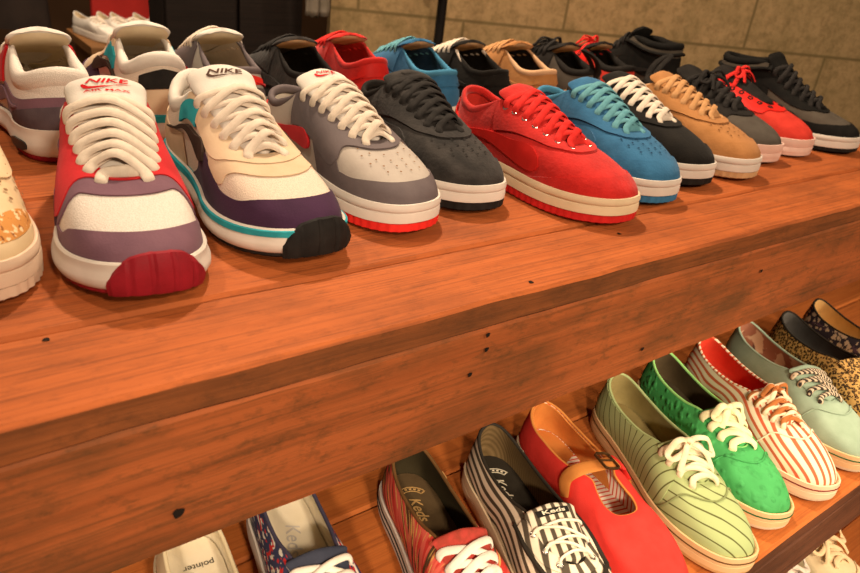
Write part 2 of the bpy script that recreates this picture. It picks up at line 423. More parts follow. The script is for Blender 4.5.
    def sole_flat(s, mm, mo, line=None, lw=(.72, .80), line2=None):
        z = lambda f, d=0: (lambda x: s.zt(x) * f + d)
        s.band('outsole', mo, [(-.004, z(0)), (.0005, z(0, .0006)), (.0012, z(.12)), (.0010, z(.2))])
        o = s.band('midsole', mm, [(-.002, z(.17)), (.0008, z(.18)), (.0016, z(.22)), (.0016, z(.5)), (.0011, z(.53)), (.0016, z(.56)), (.0016, z(.9)), (.0012, z(1, .0008)), (-.0005, z(1, .0012)), (-.003, z(1, -.002))])
        for l, w in ((line, lw), (line2, (.40, .46))):
            if l: s.band('foxing_stripe', l, [(.001, z(w[0])), (.0023, z(w[0], .0003)), (.0023, z(w[1], -.0003)), (.001, z(w[1]))], parent=o)
    def sole_runner(s, mm, mo, toe=None, teal=None, air=None):
        z = lambda f, d=0: (lambda x: s.zt(x) * f + d)
        s.band('outsole', mo, [(-.007, z(0)), (-.001, z(0, .0008)), (.0008, z(.1)), (.0008, z(.2))], 300, .0004)
        o = s.band('midsole', mm, [(-.004, z(.18)), (.0006, z(.19)), (.003, z(.26)), (.0048, z(.42)), (.0046, z(.58)), (.0026, z(.76)), (.002, z(.9)), (.0018, z(1, .001)), (.0004, z(1, .0026)), (-.001, z(1, .0026)), (-.003, z(1, -.002))])
        if teal: s.band('foxing_stripe', teal, [(.001, z(.80)), (.0034, z(.81)), (.0034, z(1.02)), (.001, z(1.06))], parent=o)
        if air:
            for sg in (1, -1):
                b = MB(); R = []
                for k in range(28):
                    a = 2 * PI * k / 28; ca, sa = math.cos(a), math.sin(a)
                    pp = .80 + .065 * math.copysign(abs(ca) ** .6, ca); f = .48 + .16 * math.copysign(abs(sa) ** .7, sa)
                    q, n_ = s.ring_pt(sg * pp); R.append((sg * pp, q, f))
                for (d0, d1) in ((.0040, .0062),):
                    b.loft([[s.out(p, d, s.zt(q.x) * f) for p, q, f in R] for d in (d0, d1)])
                b.build('air_window', air, o, 50)
        if toe:
            b = MB(); rows = []
            for i in range(41):
                p = -.072 + .178 * i / 40; hgt = 1.42 - .8 * (abs(p - .017) / .089) ** 3; q, n_ = s.ring_pt(p)
                rr = .0013 if (i % 8) in (0, 1) else .0
                zz = s.zt(q.x)
                rows.append([s.out(p, d - rr, zz * f) for d, f in ((-.004, .0), (.0048, .03), (.0068, .22), (.0076, .22 + (hgt - .22) * .4), (.0060, .22 + (hgt - .22) * .75), (.0026, hgt - .04), (-.001, hgt))])
            b.grid(rows); b.build('toe_bumper', toe, s.root, 30)
    def panel(s, name, m, kind, p0, p1, lo, hi, off=.0014, nu=40, nv=8, parent=None):
        sides = (1, -1) if kind == 'sides' else ((kind,) if kind in (1, -1) else (0,)); res = []
        for sg in sides:
            rows = []; uv = []
            for i in range(nu + 1):
                t = i / nu
                if kind == 'toe': p = lerp(-p1, p1, t); a = abs(p)
                elif kind == 'heel': p = lerp(p0, 2 - p0, t); a = p if p <= 1 else 2 - p
                else: a = lerp(p0, p1, t); p = sg * a
                l, h = lin(lo, a), lin(hi, a); h = max(h, l + .002)
                r = [s.pt(p, l, -.0008)] + [s.pt(p, lerp(l, h, j / nv), off) for j in range(nv + 1)] + [s.pt(p, h, -.0008)]
                rows.append(r); uv += [s.flat(p, l)] + [s.flat(p, lerp(l, h, j / nv)) for j in range(nv + 1)] + [s.flat(p, h)]
            b = MB(); b.grid(rows); b.uv = uv
            # end skirts
            for r, pe in ((rows[0], None), (rows[-1], None)):
                k = b.add(r[1:-1] + [r[0] + (q - r[0]) * 0 + ((r[-1] - r[0]) * (j / nv)) for j, q in enumerate(r[1:-1])])
                m_ = nv + 1
                for j in range(nv): b.f.append((k + j, k + j + 1, k + m_ + j + 1, k + m_ + j))
            res.append(b.build(name, m, parent or s.root, 50))
        return res
    def swoosh(s, m, cols=None, off=.0028, hk=0, sides=(1, -1)):
        cols = cols or [(.30, .42, .46), (.315, .30, .52), (.345, .20, .53), (.39, .165, .50), (.45, .19, .46), (.53, .26, .46), (.62, .36, .52), (.72, .48, .60), (.82, .60, .68), (.90, .69, .73), (.95, .745, .755)]
        lo = [(a, b) for a, b, c in cols]; hi = [(a, c) for a, b, c in cols]
        for sg in sides: s.panel('swoosh', m, sg, cols[0][0], cols[-1][0], lo, hi, off, 48, 5)
    def dots(s, name, m, spots, r=.0012, parent=None):
        """punched holes or small raised studs in one piece of the upper"""
        b = MB()
        for p, v in spots:
            c = s.pt(p, v, .0016 if parent is None else .0005); n = s.nrm(p, v); t = n.orthogonal().normalized(); w = n.cross(t)
            ring = [c + (t * math.cos(a) + w * math.sin(a)) * r for a in [2 * PI * k / 8 for k in range(8)]]
            i = b.add(ring + [c + n * r * .25]); 
            for k in range(8): b.f.append((i + k, i + (k + 1) % 8, i + 8))
        return b.build(name, m, parent or s.root)
    def collar(s, m, p0=.5, r=.0055, name='collar', flat=1.25, drop=.0):
        b = MB(); pts = []; nr = []
        n = 52
        for i in range(n + 1):
            p = lerp(p0, 2 - p0, i / n); q = s.raw(p, 1); nm = s.ring_pt(p)[1]
            nv = s.nrm(p, .95)
            pts.append(q - nv * (r * .55) - V((0, 0, drop))); nr.append(V((0, 0, 1)) + nm * .0)
        b.tube(pts, lambda t: r * min(1, .2 + 4.5 * min(t, 1 - t)), 10, False, nr, flat)
        return b.build(name, m, s.root, 80)
    def binding(s, m, r=.0017, full=True, p0=.45, name='binding'):
        b = MB(); n = 90
        ps = [2 * i / n for i in range(n)] if full else [lerp(p0, 2 - p0, i / n) for i in range(n + 1)]
        b.tube([s.pt(p, 1, -.0015) for p in ps], r, 8, full)
        return b.build(name, m, s.root, 80)
    def make_tongue(s, m, ptop=.5, ext=.035, th=.0035, wx=.006, start=.02, curl=.25, name='tongue', inner=None):
        x, w, z = s.O(0); P = [(x + start * .7, z - .013, .012)]
        for k in range(7):
            x, w, z = s.O(ptop * k / 6); P.append((x, z + (-.002 if k == 0 else .0025) + .12 * w, w + wx * min(1, .4 + k / 5)))
        (x1, z1, w1), (x0, z0, w0) = P[-1], P[-2]
        d = V((x1 - x0, 0, z1 - z0)).normalized()
        for k in (1, 2, 3):
            a = curl * k / 3; d2 = V((d.x * math.cos(a) + d.z * math.sin(a) * 1, 0, d.z * math.cos(a) - d.x * math.sin(a)))
            x1 += d2.x * ext / 3; z1 += d2.z * ext / 3; P.append((x1, z1, w1 + .001 * k))
        s.T = catmull([V((a, c, b)) for a, b, c in P], 5)      # (x, halfwidth, z)
        s.Tth = th; M = len(s.T) - 1; rows = []
        b = MB(); rings = []
        for i in range(M + 1):
            t = i / M; rings.append([s.tng(sx, t, sz) for sx, sz in [(math.copysign(abs(math.cos(a)) ** .7, math.cos(a)), math.sin(a)) for a in [2 * PI * k / 20 for k in range(20)]]])
        b.loft(rings); o = b.build(name, m, s.root, 70)
        if inner:
            b = MB(); b.grid([[s.tng(.9 * (-1 + k / 4), .5 + .47 * i / 12, -1.12 * math.sqrt(1 - (.9 * (1 - k / 4)) ** 2 * .6)) for k in range(9)] for i in range(13)]); b.build('tongue_lining', inner, o)
        return o
    def tcen(s, t):
        f = max(0, min(.9999, t)) * (len(s.T) - 1); i = int(f); q = s.T[i].lerp(s.T[i + 1], f - i)
        a = s.T[max(0, i - 1)]; c = s.T[min(len(s.T) - 1, i + 2)]; d = V((c.x - a.x, 0, c.z - a.z)).normalized()
        return V((q.x, 0, q.z)), V((-d.z, 0, d.x)) * (1 if d.x < 0 else -1) * -1, q.y, d
    def tng(s, sx, t, sz):
        c, n, w, d = s.tcen(t)
        if n.z < 0: n = -n
        k = 1.0
        if t > .84: k = math.sqrt(max(.02, 1 - ((t - .84) / .16) ** 2))
        th = s.Tth * (.5 + .5 * min(1, t * 1.6)) * max(.45, k)
        y = w * sx * (.46 + .54 * k if t > .84 else 1)
        return s.warp(c + V((0, y, 0)) + n * (th * sz - (.0025 + .10 * w) * sx * sx))
    def tat(s, x):
        best = min(range(101), key=lambda i: abs(s.tcen(i / 100)[0].x - x)); c, n, w, d = s.tcen(best / 100)
        if n.z < 0: n = -n
        return s.warp(c), n, best / 100
    def lace_pts(s, p, q, lift, dist):
        """path from the eyelet at p on one side to the one at q on the other (signed)"""
        A, B = [(s.pt(k, s.vat(k, dist)), s.nrm(k, s.vat(k, dist))) for k in (p, q)]
        EA, EB = s.pt(p, 1), s.pt(q, 1); x = (EA.x + EB.x) / 2
        c, n, t = s.tat(x); mid = V((c.x, (A[0].y + B[0].y) / 2, c.z)) + n * (s.Tth + .002 + lift)
        nA = (A[1] + n).normalized(); nB = (B[1] + n).normalized()
        pts = [A[0] - A[1] * .004 - (EA - A[0]) * .12, A[0] + A[1] * .0022 , EA.lerp(A[0], .15) + nA * (.0042 + lift * .6), mid, EB.lerp(B[0], .15) + nB * (.0042 + lift * .6), B[0] + B[1] * .0022, B[0] - B[1] * .004 - (EB - B[0]) * .12]
        nr = [A[1], A[1], nA, n, nB, B[1], B[1]]
        return pts, nr
    def laces(s, m, eyes, wid=.0036, flat=.34, style='cross', dist=.0095, bars=(), name='laces', gap=.0022, skip_last=False):
        b = MB(); jobs = []
        if style == 'cross':
            jobs.append((eyes[0], -eyes[0], 0))
            for i in range(len(eyes) - 1):
                jobs.append((eyes[i], -eyes[i + 1], gap * .2)); jobs.append((-eyes[i], eyes[i + 1], gap * 1.5))
        elif style == 'bar':
            for i, e in enumerate(eyes): jobs.append((e, -e, gap * (.3 if i % 2 else .6)))
        elif style == 'zig':
            for i, e in enumerate(eyes):
                jobs.append((e, -e, gap * .2))
                if i < len(eyes) - 1: jobs.append((eyes[i], -eyes[i + 1], gap * 1.4))
        for p, q, l in jobs:
            P, N = s.lace_pts(p, q, l, dist)
            PP = catmull(P, 6); NN = catmull(N, 6)
            b.tube(PP, lambda t: wid, 10, False, NN, flat)
        return b.build(name, m, s.root, 70)
    def bow(s, m, p, wid=.0032, flat=.34, k=1.0, asym=0, name='bow', loops=True):
        x = s.O(p)[0]; c, n, t = s.tat(x); _, _, _, d = s.tcen(t); f = -V((d.x, 0, d.z)); y = V((0, 1, 0))
        b = MB(); base = c + n * (s.Tth + .005)
        def path(L): return [base + f * (a * k) + y * (l * k) + n * h for a, l, h in L]
        L = []
        for sg in (1, -1):
            if loops: L.append([(0, 0, .001), (.000, sg * .010, .008), (.004 + asym * sg, sg * .024, .009), (.012 + asym * sg, sg * .033, -.002), (.020 + asym * sg, sg * .028, -.001), (.014, sg * .012, .004), (.003, 0, .002)])
            L.append([(0, 0, .0), (.010, sg * .008, .006), (.022, sg * .017, .003), (.034 + asym, sg * .024, -.006)])
        for q in L:
            PP = catmull(path(q), 6); b.tube(PP, wid, 8, False, [n] * len(PP), flat)
        PP = catmull(path([(-.004, -.003, .002), (0, -.001, .006), (.003, .003, .006), (.006, .005, .001)]), 5); b.tube(PP, wid * 1.1, 8, False, [n] * len(PP), .6)
        return b.build(name, m, s.root, 70)
    def eyelets(s, m, eyes, dist=.0095, r=.0028, side=(1, -1)):
        for e in eyes:
            for sg in side:
                v = s.vat(sg * e, dist); c = s.pt(sg * e, v, .002); n = s.nrm(sg * e, v); t = n.orthogonal().normalized(); w = n.cross(t)
                b = MB(); b.tube([c + (t * math.cos(a) + w * math.sin(a)) * r for a in [2 * PI * k / 12 for k in range(12)]], r * .4, 6, True)
                b.build('eyelet', m, s.root)
    def on_tongue(s, name, m, verts, faces, t0, size, off=.0006, rot=0, parent=None):
        """letters or a mark laid on the outside of the tongue; +y of the drawing points up the tongue"""
        b = MB(); L = sum((s.T[i + 1] - s.T[i]).length for i in range(len(s.T) - 1)); w0 = s.tcen(t0)[2]
        P = []
        for v in verts:
            x, y = v[0] * size, v[1] * size; t = t0 + y / L; sx = x / w0
            th = s.Tth; q = s.tng(sx, t, math.sqrt(max(.0, 1 - min(1, abs(sx)) ** 2.9))); c, n, _, _ = s.tcen(t)
            if n.z < 0: n = -n
            P.append(q + n * off)
        b.v = [tuple(p) for p in P]; b.f = list(faces)
        return b.build(name, m, parent or s.root, smooth=False)
    def on_insole(s, name, m, verts, faces, cx, cy, size, ang, h=.0036, parent=None):
        b = MB(); ca, sa = math.cos(ang), math.sin(ang)
        for v in verts:
            x, y = v[0] * size, v[1] * size; X, Y = cx + x * ca - y * sa, cy + x * sa + y * ca
            b.v.append(tuple(s.warp((X, Y, s.zt(X) + h))))
        b.f = list(faces); return b.build(name, m, parent or s.root, smooth=False)
SWOOSH2D = [(-.5, .02), (-.46, -.13), (-.38, -.2), (-.26, -.2), (-.1, -.14), (.2, .0), (.55, .17), (.2, .05), (-.1, -.03), (-.27, -.06), (-.36, -.02), (-.42, .08), (-.46, .16), (-.5, .1)]
def swoosh2d():
    P = SWOOSH2D; n = len(P); up = [P[0], P[13], P[12], P[11], P[10], P[9], P[8], P[7], P[6]]
    return [V((a, b, 0)) for a, b in P], [(0, 1, 12, 13), (1, 2, 11, 12), (2, 3, 10, 11), (3, 4, 9, 10), (4, 5, 8, 9), (5, 6, 7, 8)][0:5] + [(5, 6, 7)]
def place(o, toe, ang, z, L):
    """toe point on the shelf, heading in degrees (0 = toe to the front, positive = toe to the right)"""
    a = math.radians(ang); d = V((math.sin(a), -math.cos(a), 0)); h = V((toe[0], toe[1], 0)) - d * L
    o.location = (h.x, h.y, z); o.rotation_euler = (0, 0, a - PI / 2)

# ------------------------------------------------------------------ colours
cream_lace = mat('cream_lace', (.70, .58, .47), (.60, .49, .39), 120, .9, 1200, .5)
white_rubber = mat('white_rubber', (.66, .58, .51), (.58, .51, .44), 30, .6, 900, .1)
cream_rubber = mat('cream_rubber', (.66, .51, .34), (.58, .44, .28), 30, .6, 900, .1)
foot_cream = mat('footbed_cream', (.66, .54, .37), (.58, .46, .30), 40, .85)
bright_foot = mat('pale_footbed', (.82, .73, .56), (.76, .66, .48), 40, .85)
tan_foot = mat('footbed_tan', (.70, .46, .26), (.62, .39, .2), 40, .85)
black_rubber = mat('black_rubber', (.012, .010, .009), (.020, .017, .015), 60, .7)
dark_cloth = mat('dark_cloth', (.013, .011, .010), (.020, .017, .015), 80, .9)
steel = mat('polished_steel', (.75, .72, .68), rough=.25, bst=0, metal=1)
white_cloth = mat('white_cloth', (.67, .60, .53), (.61, .54, .47), 60, .9)

def sneaker_perfs(s, m, name='toe_perforations'):
    sp = []
    for v, ps in ((.60, (-.055, -.02, .02, .055)), (.68, (-.085, -.05, -.016, .016, .05, .085)), (.76, (-.10, -.06, -.02, .02, .06, .10)), (.84, (-.12, -.075, -.026, .026, .075, .12))):
        sp += [(p, v) for p in ps]
    s.dots(name, m, sp, .0015)
def court(name, up, over, lace, sole_m, out_m, lining, foot, collar, tong, swoosh=None, vamp=None, perf=True, eyelet=None, side=1, silver=False, wid=.0041, lift=0, back=None):
    """low basketball sneaker with a cupped sole"""
    s = Shoe(name, 'sneaker', side, .96, .97, 1.0, lift=lift)
    s.upper(up); s.lining(lining); s.insole(foot); s.sole_cup(sole_m, out_m)
    s.panel('mudguard', over, 'toe', 0, .40, .0, [(0, .46), (.10, .42), (.2, .30), (.30, .18), (.40, .05)], off=.0019)
    s.panel('eyestay', over, 'toe', 0, .56, [(0, .86), (.10, .82), (.2, .70), (.30, .64), (.42, .58), (.50, .52), (.56, .50)], .995, off=.0024, nu=70)
    s.panel('heel_counter', back or over, 'heel', .70, 1, .0, [(.70, .10), (.80, .42), (.9, .56), (1, .60)], off=.0020)
    s.panel('heel_tab', swoosh or over, 'heel', .88, 1, .66, [(.88, .80), (.93, .93), (1, .95)], off=.0017)
    if swoosh: s.swoosh(swoosh)
    s.collar(collar, .53, .0036, flat=1.5)
    s.make_tongue(tong, .5, .019, .0042, inner=foot)
    es = [.06, .135, .21, .285, .36, .435, .50]
    s.laces(lace, es, wid)
    if eyelet: s.eyelets(eyelet, es)
    if perf: sneaker_perfs(s, black_rubber if perf is True else perf)
    return s

# 0: cropped cream sneaker with a speckled patch
def shoe_patch():
    c = mat('cream_leather', (.66, .49, .30), (.58, .42, .24), 30, .6, 300, .2)
    s = Shoe('perforated_sneaker', 'sneaker', 1, 1, 1.0, 1.04)
    s.upper(c); s.lining(foot_cream); s.insole(foot_cream)
    s.sole_cup(mat('pale_pink_rubber', (.66, .49, .36), (.6, .43, .31), 30, .6), mat('pale_pink_rubber', (1, 1, 1)))
    s.panel('mudguard', c, 'toe', 0, .34, .0, [(0, .26), (.1, .24), (.2, .2), (.34, .05)])
    s.panel('toe_patch', mat_floral('orange_speckle', (.52, .22, .055), (.74, .52, .30), (.22, .075, .02), 170, .26), 'toe', 0, .22, [(0, .27), (.1, .25), (.22, .2)], [(0, .52), (.1, .50), (.22, .28)], off=.0010)
    s.panel('eyestay', c, 'toe', 0, .56, [(0, .80), (.1, .78), (.2, .6), (.3, .5), (.42, .5), (.56, .5)], .995, off=.0019, nu=70)
    for sg in (1, -1): s.dots('side_perforations', mat('dark_hole', (.25, .13, .06)), [(sg * p, v) for p in (.22, .27, .32, .37, .42) for v in (.36, .48, .60, .72)], .0019)
    s.dots('toe_perforations', mat('dark_hole', (1, 1, 1)), [(p, v) for v in (.56, .64, .72) for p in (-.12, -.06, 0, .06, .12)], .0017)
    s.collar(foot_cream, .53); s.make_tongue(c, .5, .03, .0045)
    s.laces(cream_lace, [.06, .15, .24, .33, .42, .5], .0036)
    return s
# 1: runner, red and mauve
def shoe_mauve():
    mauve = mat('mauve_suede', (.175, .085, .110), (.135, .065, .088), 35, .9, 500, .4, sheen=.06)
    red = mat('red_nubuck', (.50, .018, .022), (.40, .012, .015), 40, .85, 500, .3, sheen=.05)
    mesh = mat_mesh('white_mesh', (.68, .59, .52), (.58, .50, .43), 900)
    s = Shoe('running_shoe', 'runner', 1, .985, 1.0, 1.0)
    s.upper(mesh); s.lining(foot_cream); s.insole(foot_cream)
    s.sole_runner(white_rubber, mat('maroon_rubber', (.26, .012, .02), (.20, .01, .015), 60, .55), mat('maroon_rubber', (1, 1, 1)), None, mat('air_black', (.03, .025, .025), rough=.3, bst=0))
    s.panel('mudguard', mauve, 'toe', 0, .52, .0, [(0, .42), (.08, .41), (.16, .33), (.22, .22), (.30, .20), (.36, .22), (.44, .12), (.52, .04)], off=.0016, nu=64)
    s.panel('vamp_overlay', mauve, 'toe', 0, .27, [(0, .78), (.10, .73), (.16, .56), (.22, .36), (.27, .22)], [(0, .94), (.10, .91), (.16, .78), (.22, .56), (.27, .34)], off=.0015)
    s.panel('eyestay', red, 'toe', 0, .56, [(0, .93), (.08, .91), (.14, .78), (.20, .50), (.26, .30), (.33, .24), (.42, .36), (.56, .5)], .995, off=.0026, nu=80)
    s.panel('quarter', mauve, 'heel', .56, 1, .0, [(.56, .5), (.64, .62), (.72, .70), (.86, .72), (1, .70)], off=.0014)
    s.panel('heel_counter', mat('charcoal_mesh', (.10, .075, .085), (.07, .05, .06), 60, .8), 'heel', .66, 1, .0, [(.66, .05), (.74, .34), (.84, .50), (1, .54)], off=.0026)
    s.panel('swoosh', mauve, 1, .33, .8, [(.33, .12), (.40, .10), (.6, .3), (.8, .52)], [(.33, .40), (.40, .36), (.6, .44), (.8, .56)], .003)
    s.panel('swoosh', mauve, -1, .33, .8, [(.33, .12), (.40, .10), (.6, .3), (.8, .52)], [(.33, .40), (.40, .36), (.6, .44), (.8, .56)], .003)
    s.collar(mat_mesh('white_mesh', 0, 0), .52, .0075, 'collar', 1.5)
    s.make_tongue(white_cloth, .5, .023, .0062, .004, curl=.45, inner=foot_cream)
    s.laces(cream_lace, [.06, .125, .19, .255, .32, .385, .45], .0050, .40, 'zig', .011, gap=.0030)
    rd = mat('red_print', (.60, .012, .018), bst=0)
    v, f, w, h = text_mesh('NIKE', .25, .02); s.on_tongue('lettering', rd, v, f, .90, .0165)
    v, f = swoosh2d(); s.on_tongue('logo_mark', rd, [(q.x, q.y * .9) for q in v], f, .825, .040)
    v, f, w, h = text_mesh('AIR MAX', .0, .02); s.on_tongue('lettering', rd, v, f, .735, .0095)
    return s
# 2: runner, cream with dark purple
def shoe_purple():
    cr = mat('cream_nubuck', (.62, .45, .30), (.55, .39, .25), 40, .85, 500, .25)
    pu = mat('purple_nubuck', (.050, .018, .045), (.038, .014, .034), 35, .85, 500, .4, sheen=.05)
    teal = mat('teal_mesh', (.03, .32, .36), (.02, .22, .26), 60, .8)
    mesh = mat_mesh('cream_mesh', (.68, .54, .43), (.58, .45, .36), 900)
    s = Shoe('running_shoe', 'runner', 1, 1.0, .99, 1.02, lift=.009)
    s.upper(mesh); s.lining(white_cloth); s.insole(foot_cream)
    s.sole_runner(white_rubber, black_rubber, black_rubber, teal, mat('air_black', (1, 1, 1)))
    s.panel('mudguard', pu, 'toe', 0, .56, .0, [(0, .46), (.08, .44), (.15, .36), (.2, .34), (.25, .36), (.30, .50), (.36, .56), (.44, .3), (.56, .04)], off=.0016, nu=64)
    s.panel('vamp_overlay', cr, 'toe', 0, .30, [(0, .72), (.10, .70), (.18, .56), (.24, .40), (.30, .5)], [(0, .87), (.10, .84), (.18, .74), (.24, .66), (.30, .6)], off=.0014)
    s.panel('eyestay', cr, 'toe', 0, .56, [(0, .87), (.08, .85), (.16, .74), (.24, .62), (.30, .60), (.36, .66), (.46, .72), (.56, .74)], .995, off=.0024, nu=80)
    s.panel('ankle_panel', teal, 'sides', .44, .62, [(.44, .66), (.62, .68)], [(.44, .90), (.62, .90)], off=.0028)
    s.panel('quarter', cr, 'heel', .60, 1, .0, [(.60, .5), (.72, .66), (.86, .72), (1, .70)], off=.0014)
    s.panel('heel_tab', black_rubber, 'heel', .90, 1, .55, [(.90, .80), (1, .86)], off=.0034)
    s.swoosh(mat('umber_print', (.05, .03, .022)), [(.335, .56, .60), (.345, .48, .64), (.37, .44, .65), (.41, .45, .62), (.47, .49, .60), (.56, .55, .61), (.66, .61, .65), (.74, .66, .68)], off=.0042)
    s.collar(white_cloth, .52, .0068, 'collar', 1.4)
    s.make_tongue(white_cloth, .5, .026, .0065, .005, curl=.45, inner=foot_cream)
    s.laces(cream_lace, [.07, .15, .23, .31, .39, .46], .0044, .42, 'cross', .009, gap=.0026)
    dk = mat('dark_print', (.10, .05, .035), bst=0)
    v, f, w, h = text_mesh('NIKE', .25, .02); s.on_tongue('lettering', dk, v, f, .885, .017)
    v, f = swoosh2d(); s.on_tongue('logo_mark', dk, [(q.x, q.y * .8) for q in v], f, .835, .036)
    for sg in (1, -1): s.dots('ankle_studs', mat('teal_stud', (.01, .12, .15)), [(sg * p, v) for p in (.47, .52, .57) for v in (.74, .82)], .0018, parent=None)
    return s
def shoe_grey():
    g = mat('grey_purple_leather', (.135, .105, .105), (.11, .085, .087), 40, .7, 350, .2)
    w = mat('pale_grey_leather', (.42, .36, .31), (.37, .31, .27), 40, .65, 350, .2)
    r = mat('bright_red_rubber', (.72, .03, .022), (.62, .022, .016), 40, .55)
    s = Shoe('court_sneaker', 'sneaker', -1, .985, 1.0, 1.0)
    s.upper(w); s.lining(white_cloth); s.insole(foot_cream); s.sole_cup(white_rubber, r)
    s.panel('mudguard', g, 'toe', 0, .42, .0, [(0, .42), (.10, .40), (.2, .32), (.30, .28), (.42, .08)], off=.0016)
    s.panel('eyestay', g, 'toe', 0, .58, [(0, .88), (.10, .84), (.2, .66), (.27, .42), (.33, .30), (.42, .44), (.50, .50), (.58, .52)], .995, off=.0022, nu=80)
    s.panel('saddle', g, 'sides', .27, .42, .04, [(.27, .45), (.42, .50)], off=.0018)
    s.panel('heel_counter', g, 'heel', .66, 1, .0, [(.66, .10), (.78, .42), (.9, .60), (1, .66)], off=.0016)
    s.panel('heel_tab', r, 'heel', .88, 1, .70, [(.88, .84), (1, .94)], off=.0018)
    s.swoosh(mat('red_nubuck', (1, 1, 1)), [(.45, .38, .42), (.47, .28, .50), (.53, .28, .50), (.62, .36, .52), (.72, .48, .60), (.82, .60, .68), (.90, .69, .73), (.95, .745, .755)], off=.0034)
    s.collar(g, .54, .0042); s.make_tongue(white_cloth, .5, .026, .0058, .005, curl=.3, inner=foot_cream)
    es = [.07, .145, .22, .295, .37, .44, .51]
    s.laces(cream_lace, es, .0042, .42, gap=.0028)
    s.dots('toe_perforations', mat('dark_hole', (1, 1, 1)), [(p, v) for v, ps in ((.56, (-.05, -.017, .017, .05)), (.64, (-.085, -.05, -.016, .016, .05, .085)), (.72, (-.10, -.06, -.02, .02, .06, .10)), (.80, (-.11, -.07, -.026, .026, .07, .11))) for p in ps], .0011)
    for sg in (1, -1): s.dots('lace_holes', mat('dark_hole', (1, 1, 1)), [(sg * p, v) for p, v in ((.50, .70), (.52, .62), (.54, .84))], .0018)
    rd = mat('red_print', (1, 1, 1))
    v, f = swoosh2d(); s.on_tongue('logo_mark', rd, [(q.x, q.y) for q in v], f, .86, .030)
    v, f, w_, h = text_mesh('NIKE', .2, .02); s.on_tongue('lettering', rd, v, f, .91, .012)
    return s
def shoe_charcoal():
    c = mat('charcoal_suede', (.040, .034, .031), (.018, .0155, .0145), 55, .92, 250, .6, .0012, sheen=.08)
    s = court('court_sneaker', c, c, mat('black_lace', (.016, .014, .013), (.028, .024, .022), 120), white_rubber, black_rubber, dark_cloth, tan_foot, dark_cloth, c, swoosh=c, side=1)
    v, f = swoosh2d(); s.on_tongue('logo_mark', dark_cloth, [(q.x, q.y) for q in v], f, .86, .026)
    return s
def shoe_red():
    r = mat('red_canvas', (.52, .018, .014), (.40, .012, .009), 60, .8, 260, .55, .0011, sheen=.15)
    s = court('court_sneaker', r, r, mat('red_lace', (.66, .03, .025), (.55, .02, .016), 120), cream_rubber, mat('red_rubber', (.55, .02, .018), rough=.5), mat('red_lining', (.55, .035, .025)), tan_foot, r, r, swoosh=mat('glossy_red', (.56, .02, .016), rough=.4, bst=.1), perf=None, eyelet=steel, side=1, lift=.010)
    return s
def shoe_blue():
    b = mat('blue_suede', (.034, .135, .26), (.024, .10, .20), 45, .92, 300, .5, .001, sheen=.08)
    return court('court_sneaker', b, b, mat('sky_lace', (.12, .30, .34), (.09, .25, .29), 120), white_rubber, mat('blue_rubber', (.045, .17, .32), rough=.6), mat('navy_lining', (.03, .08, .16)), tan_foot, mat('blue_lining', (.06, .22, .36)), b, swoosh=b, side=-1, perf=mat('navy_hole', (.012, .04, .09)))
def shoe_black():
    k = mat('black_suede', (.0075, .006, .005), (.012, .0095, .0075), 50, .95, 300, .5, .001, sheen=.06)
    s = court('court_sneaker', k, k, cream_lace, white_rubber, black_rubber, dark_cloth, tan_foot, k, k, swoosh=k, side=1, perf=None)
    s.binding(cream_lace, .0026, False, .56, 'collar_binding'); return s
def shoe_tan():
    t = mat('tan_suede', (.40, .175, .060), (.33, .14, .045), 45, .92, 300, .45, .001, sheen=.06)
    return court('court_sneaker', t, t, mat('tan_lace', (.52, .27, .12), (.44, .22, .085), 120), white_rubber, mat('tan_rubber', (.60, .36, .18), rough=.6), dark_cloth, tan_foot, mat('peach_lining', (.62, .36, .2)), t, swoosh=t, side=-1, perf=mat('brown_hole', (.12, .045, .014)))
def shoe_slategrey():
    g = mat('slate_canvas', (.085, .070, .056), (.068, .055, .044), 60, .9, 500, .4)
    s = Shoe('skate_shoe', 'sneaker', 1, .96, .95, .95)
    s.upper(g); s.lining(dark_cloth); s.insole(tan_foot)
    pk = mat('pink_rubber', (.74, .50, .42), (.66, .43, .35), 30, .6); s.sole_flat(pk, pk)
    s.panel('eyestay', dark_cloth, 'toe', 0, .58, [(0, .82), (.1, .78), (.2, .5), (.3, .4), (.42, .42), (.58, .46)], .995, off=.002, nu=70)
    s.panel('heel_counter', tan_foot, 'heel', .70, 1, .0, [(.70, .12), (.85, .5), (1, .66)], off=.0016)
    s.collar(dark_cloth, .53); s.make_tongue(dark_cloth, .5, .028, .0045, inner=tan_foot)
    bl = mat('black_lace', (1, 1, 1)); s.laces(bl, [.06, .13, .2, .27, .34, .41, .48], .0046, .6, gap=.003); s.bow(bl, .42, .0032, .7, 1.0)
    b = MB(); c = s.pt(1, 1) 
    b.tube(catmull([c + V((.004, 0, -.02)), c + V((-.006, .004, .0)), c + V((-.010, .018, .020)), c + V((-.008, .040, .034)), c + V((.002, .042, .036)), c + V((.004, .018, .018)), c + V((.005, 0, -.004))], 6), .0055, 8, False, None, .5)
    b.build('pull_loop', dark_cloth, s.root)
    return s
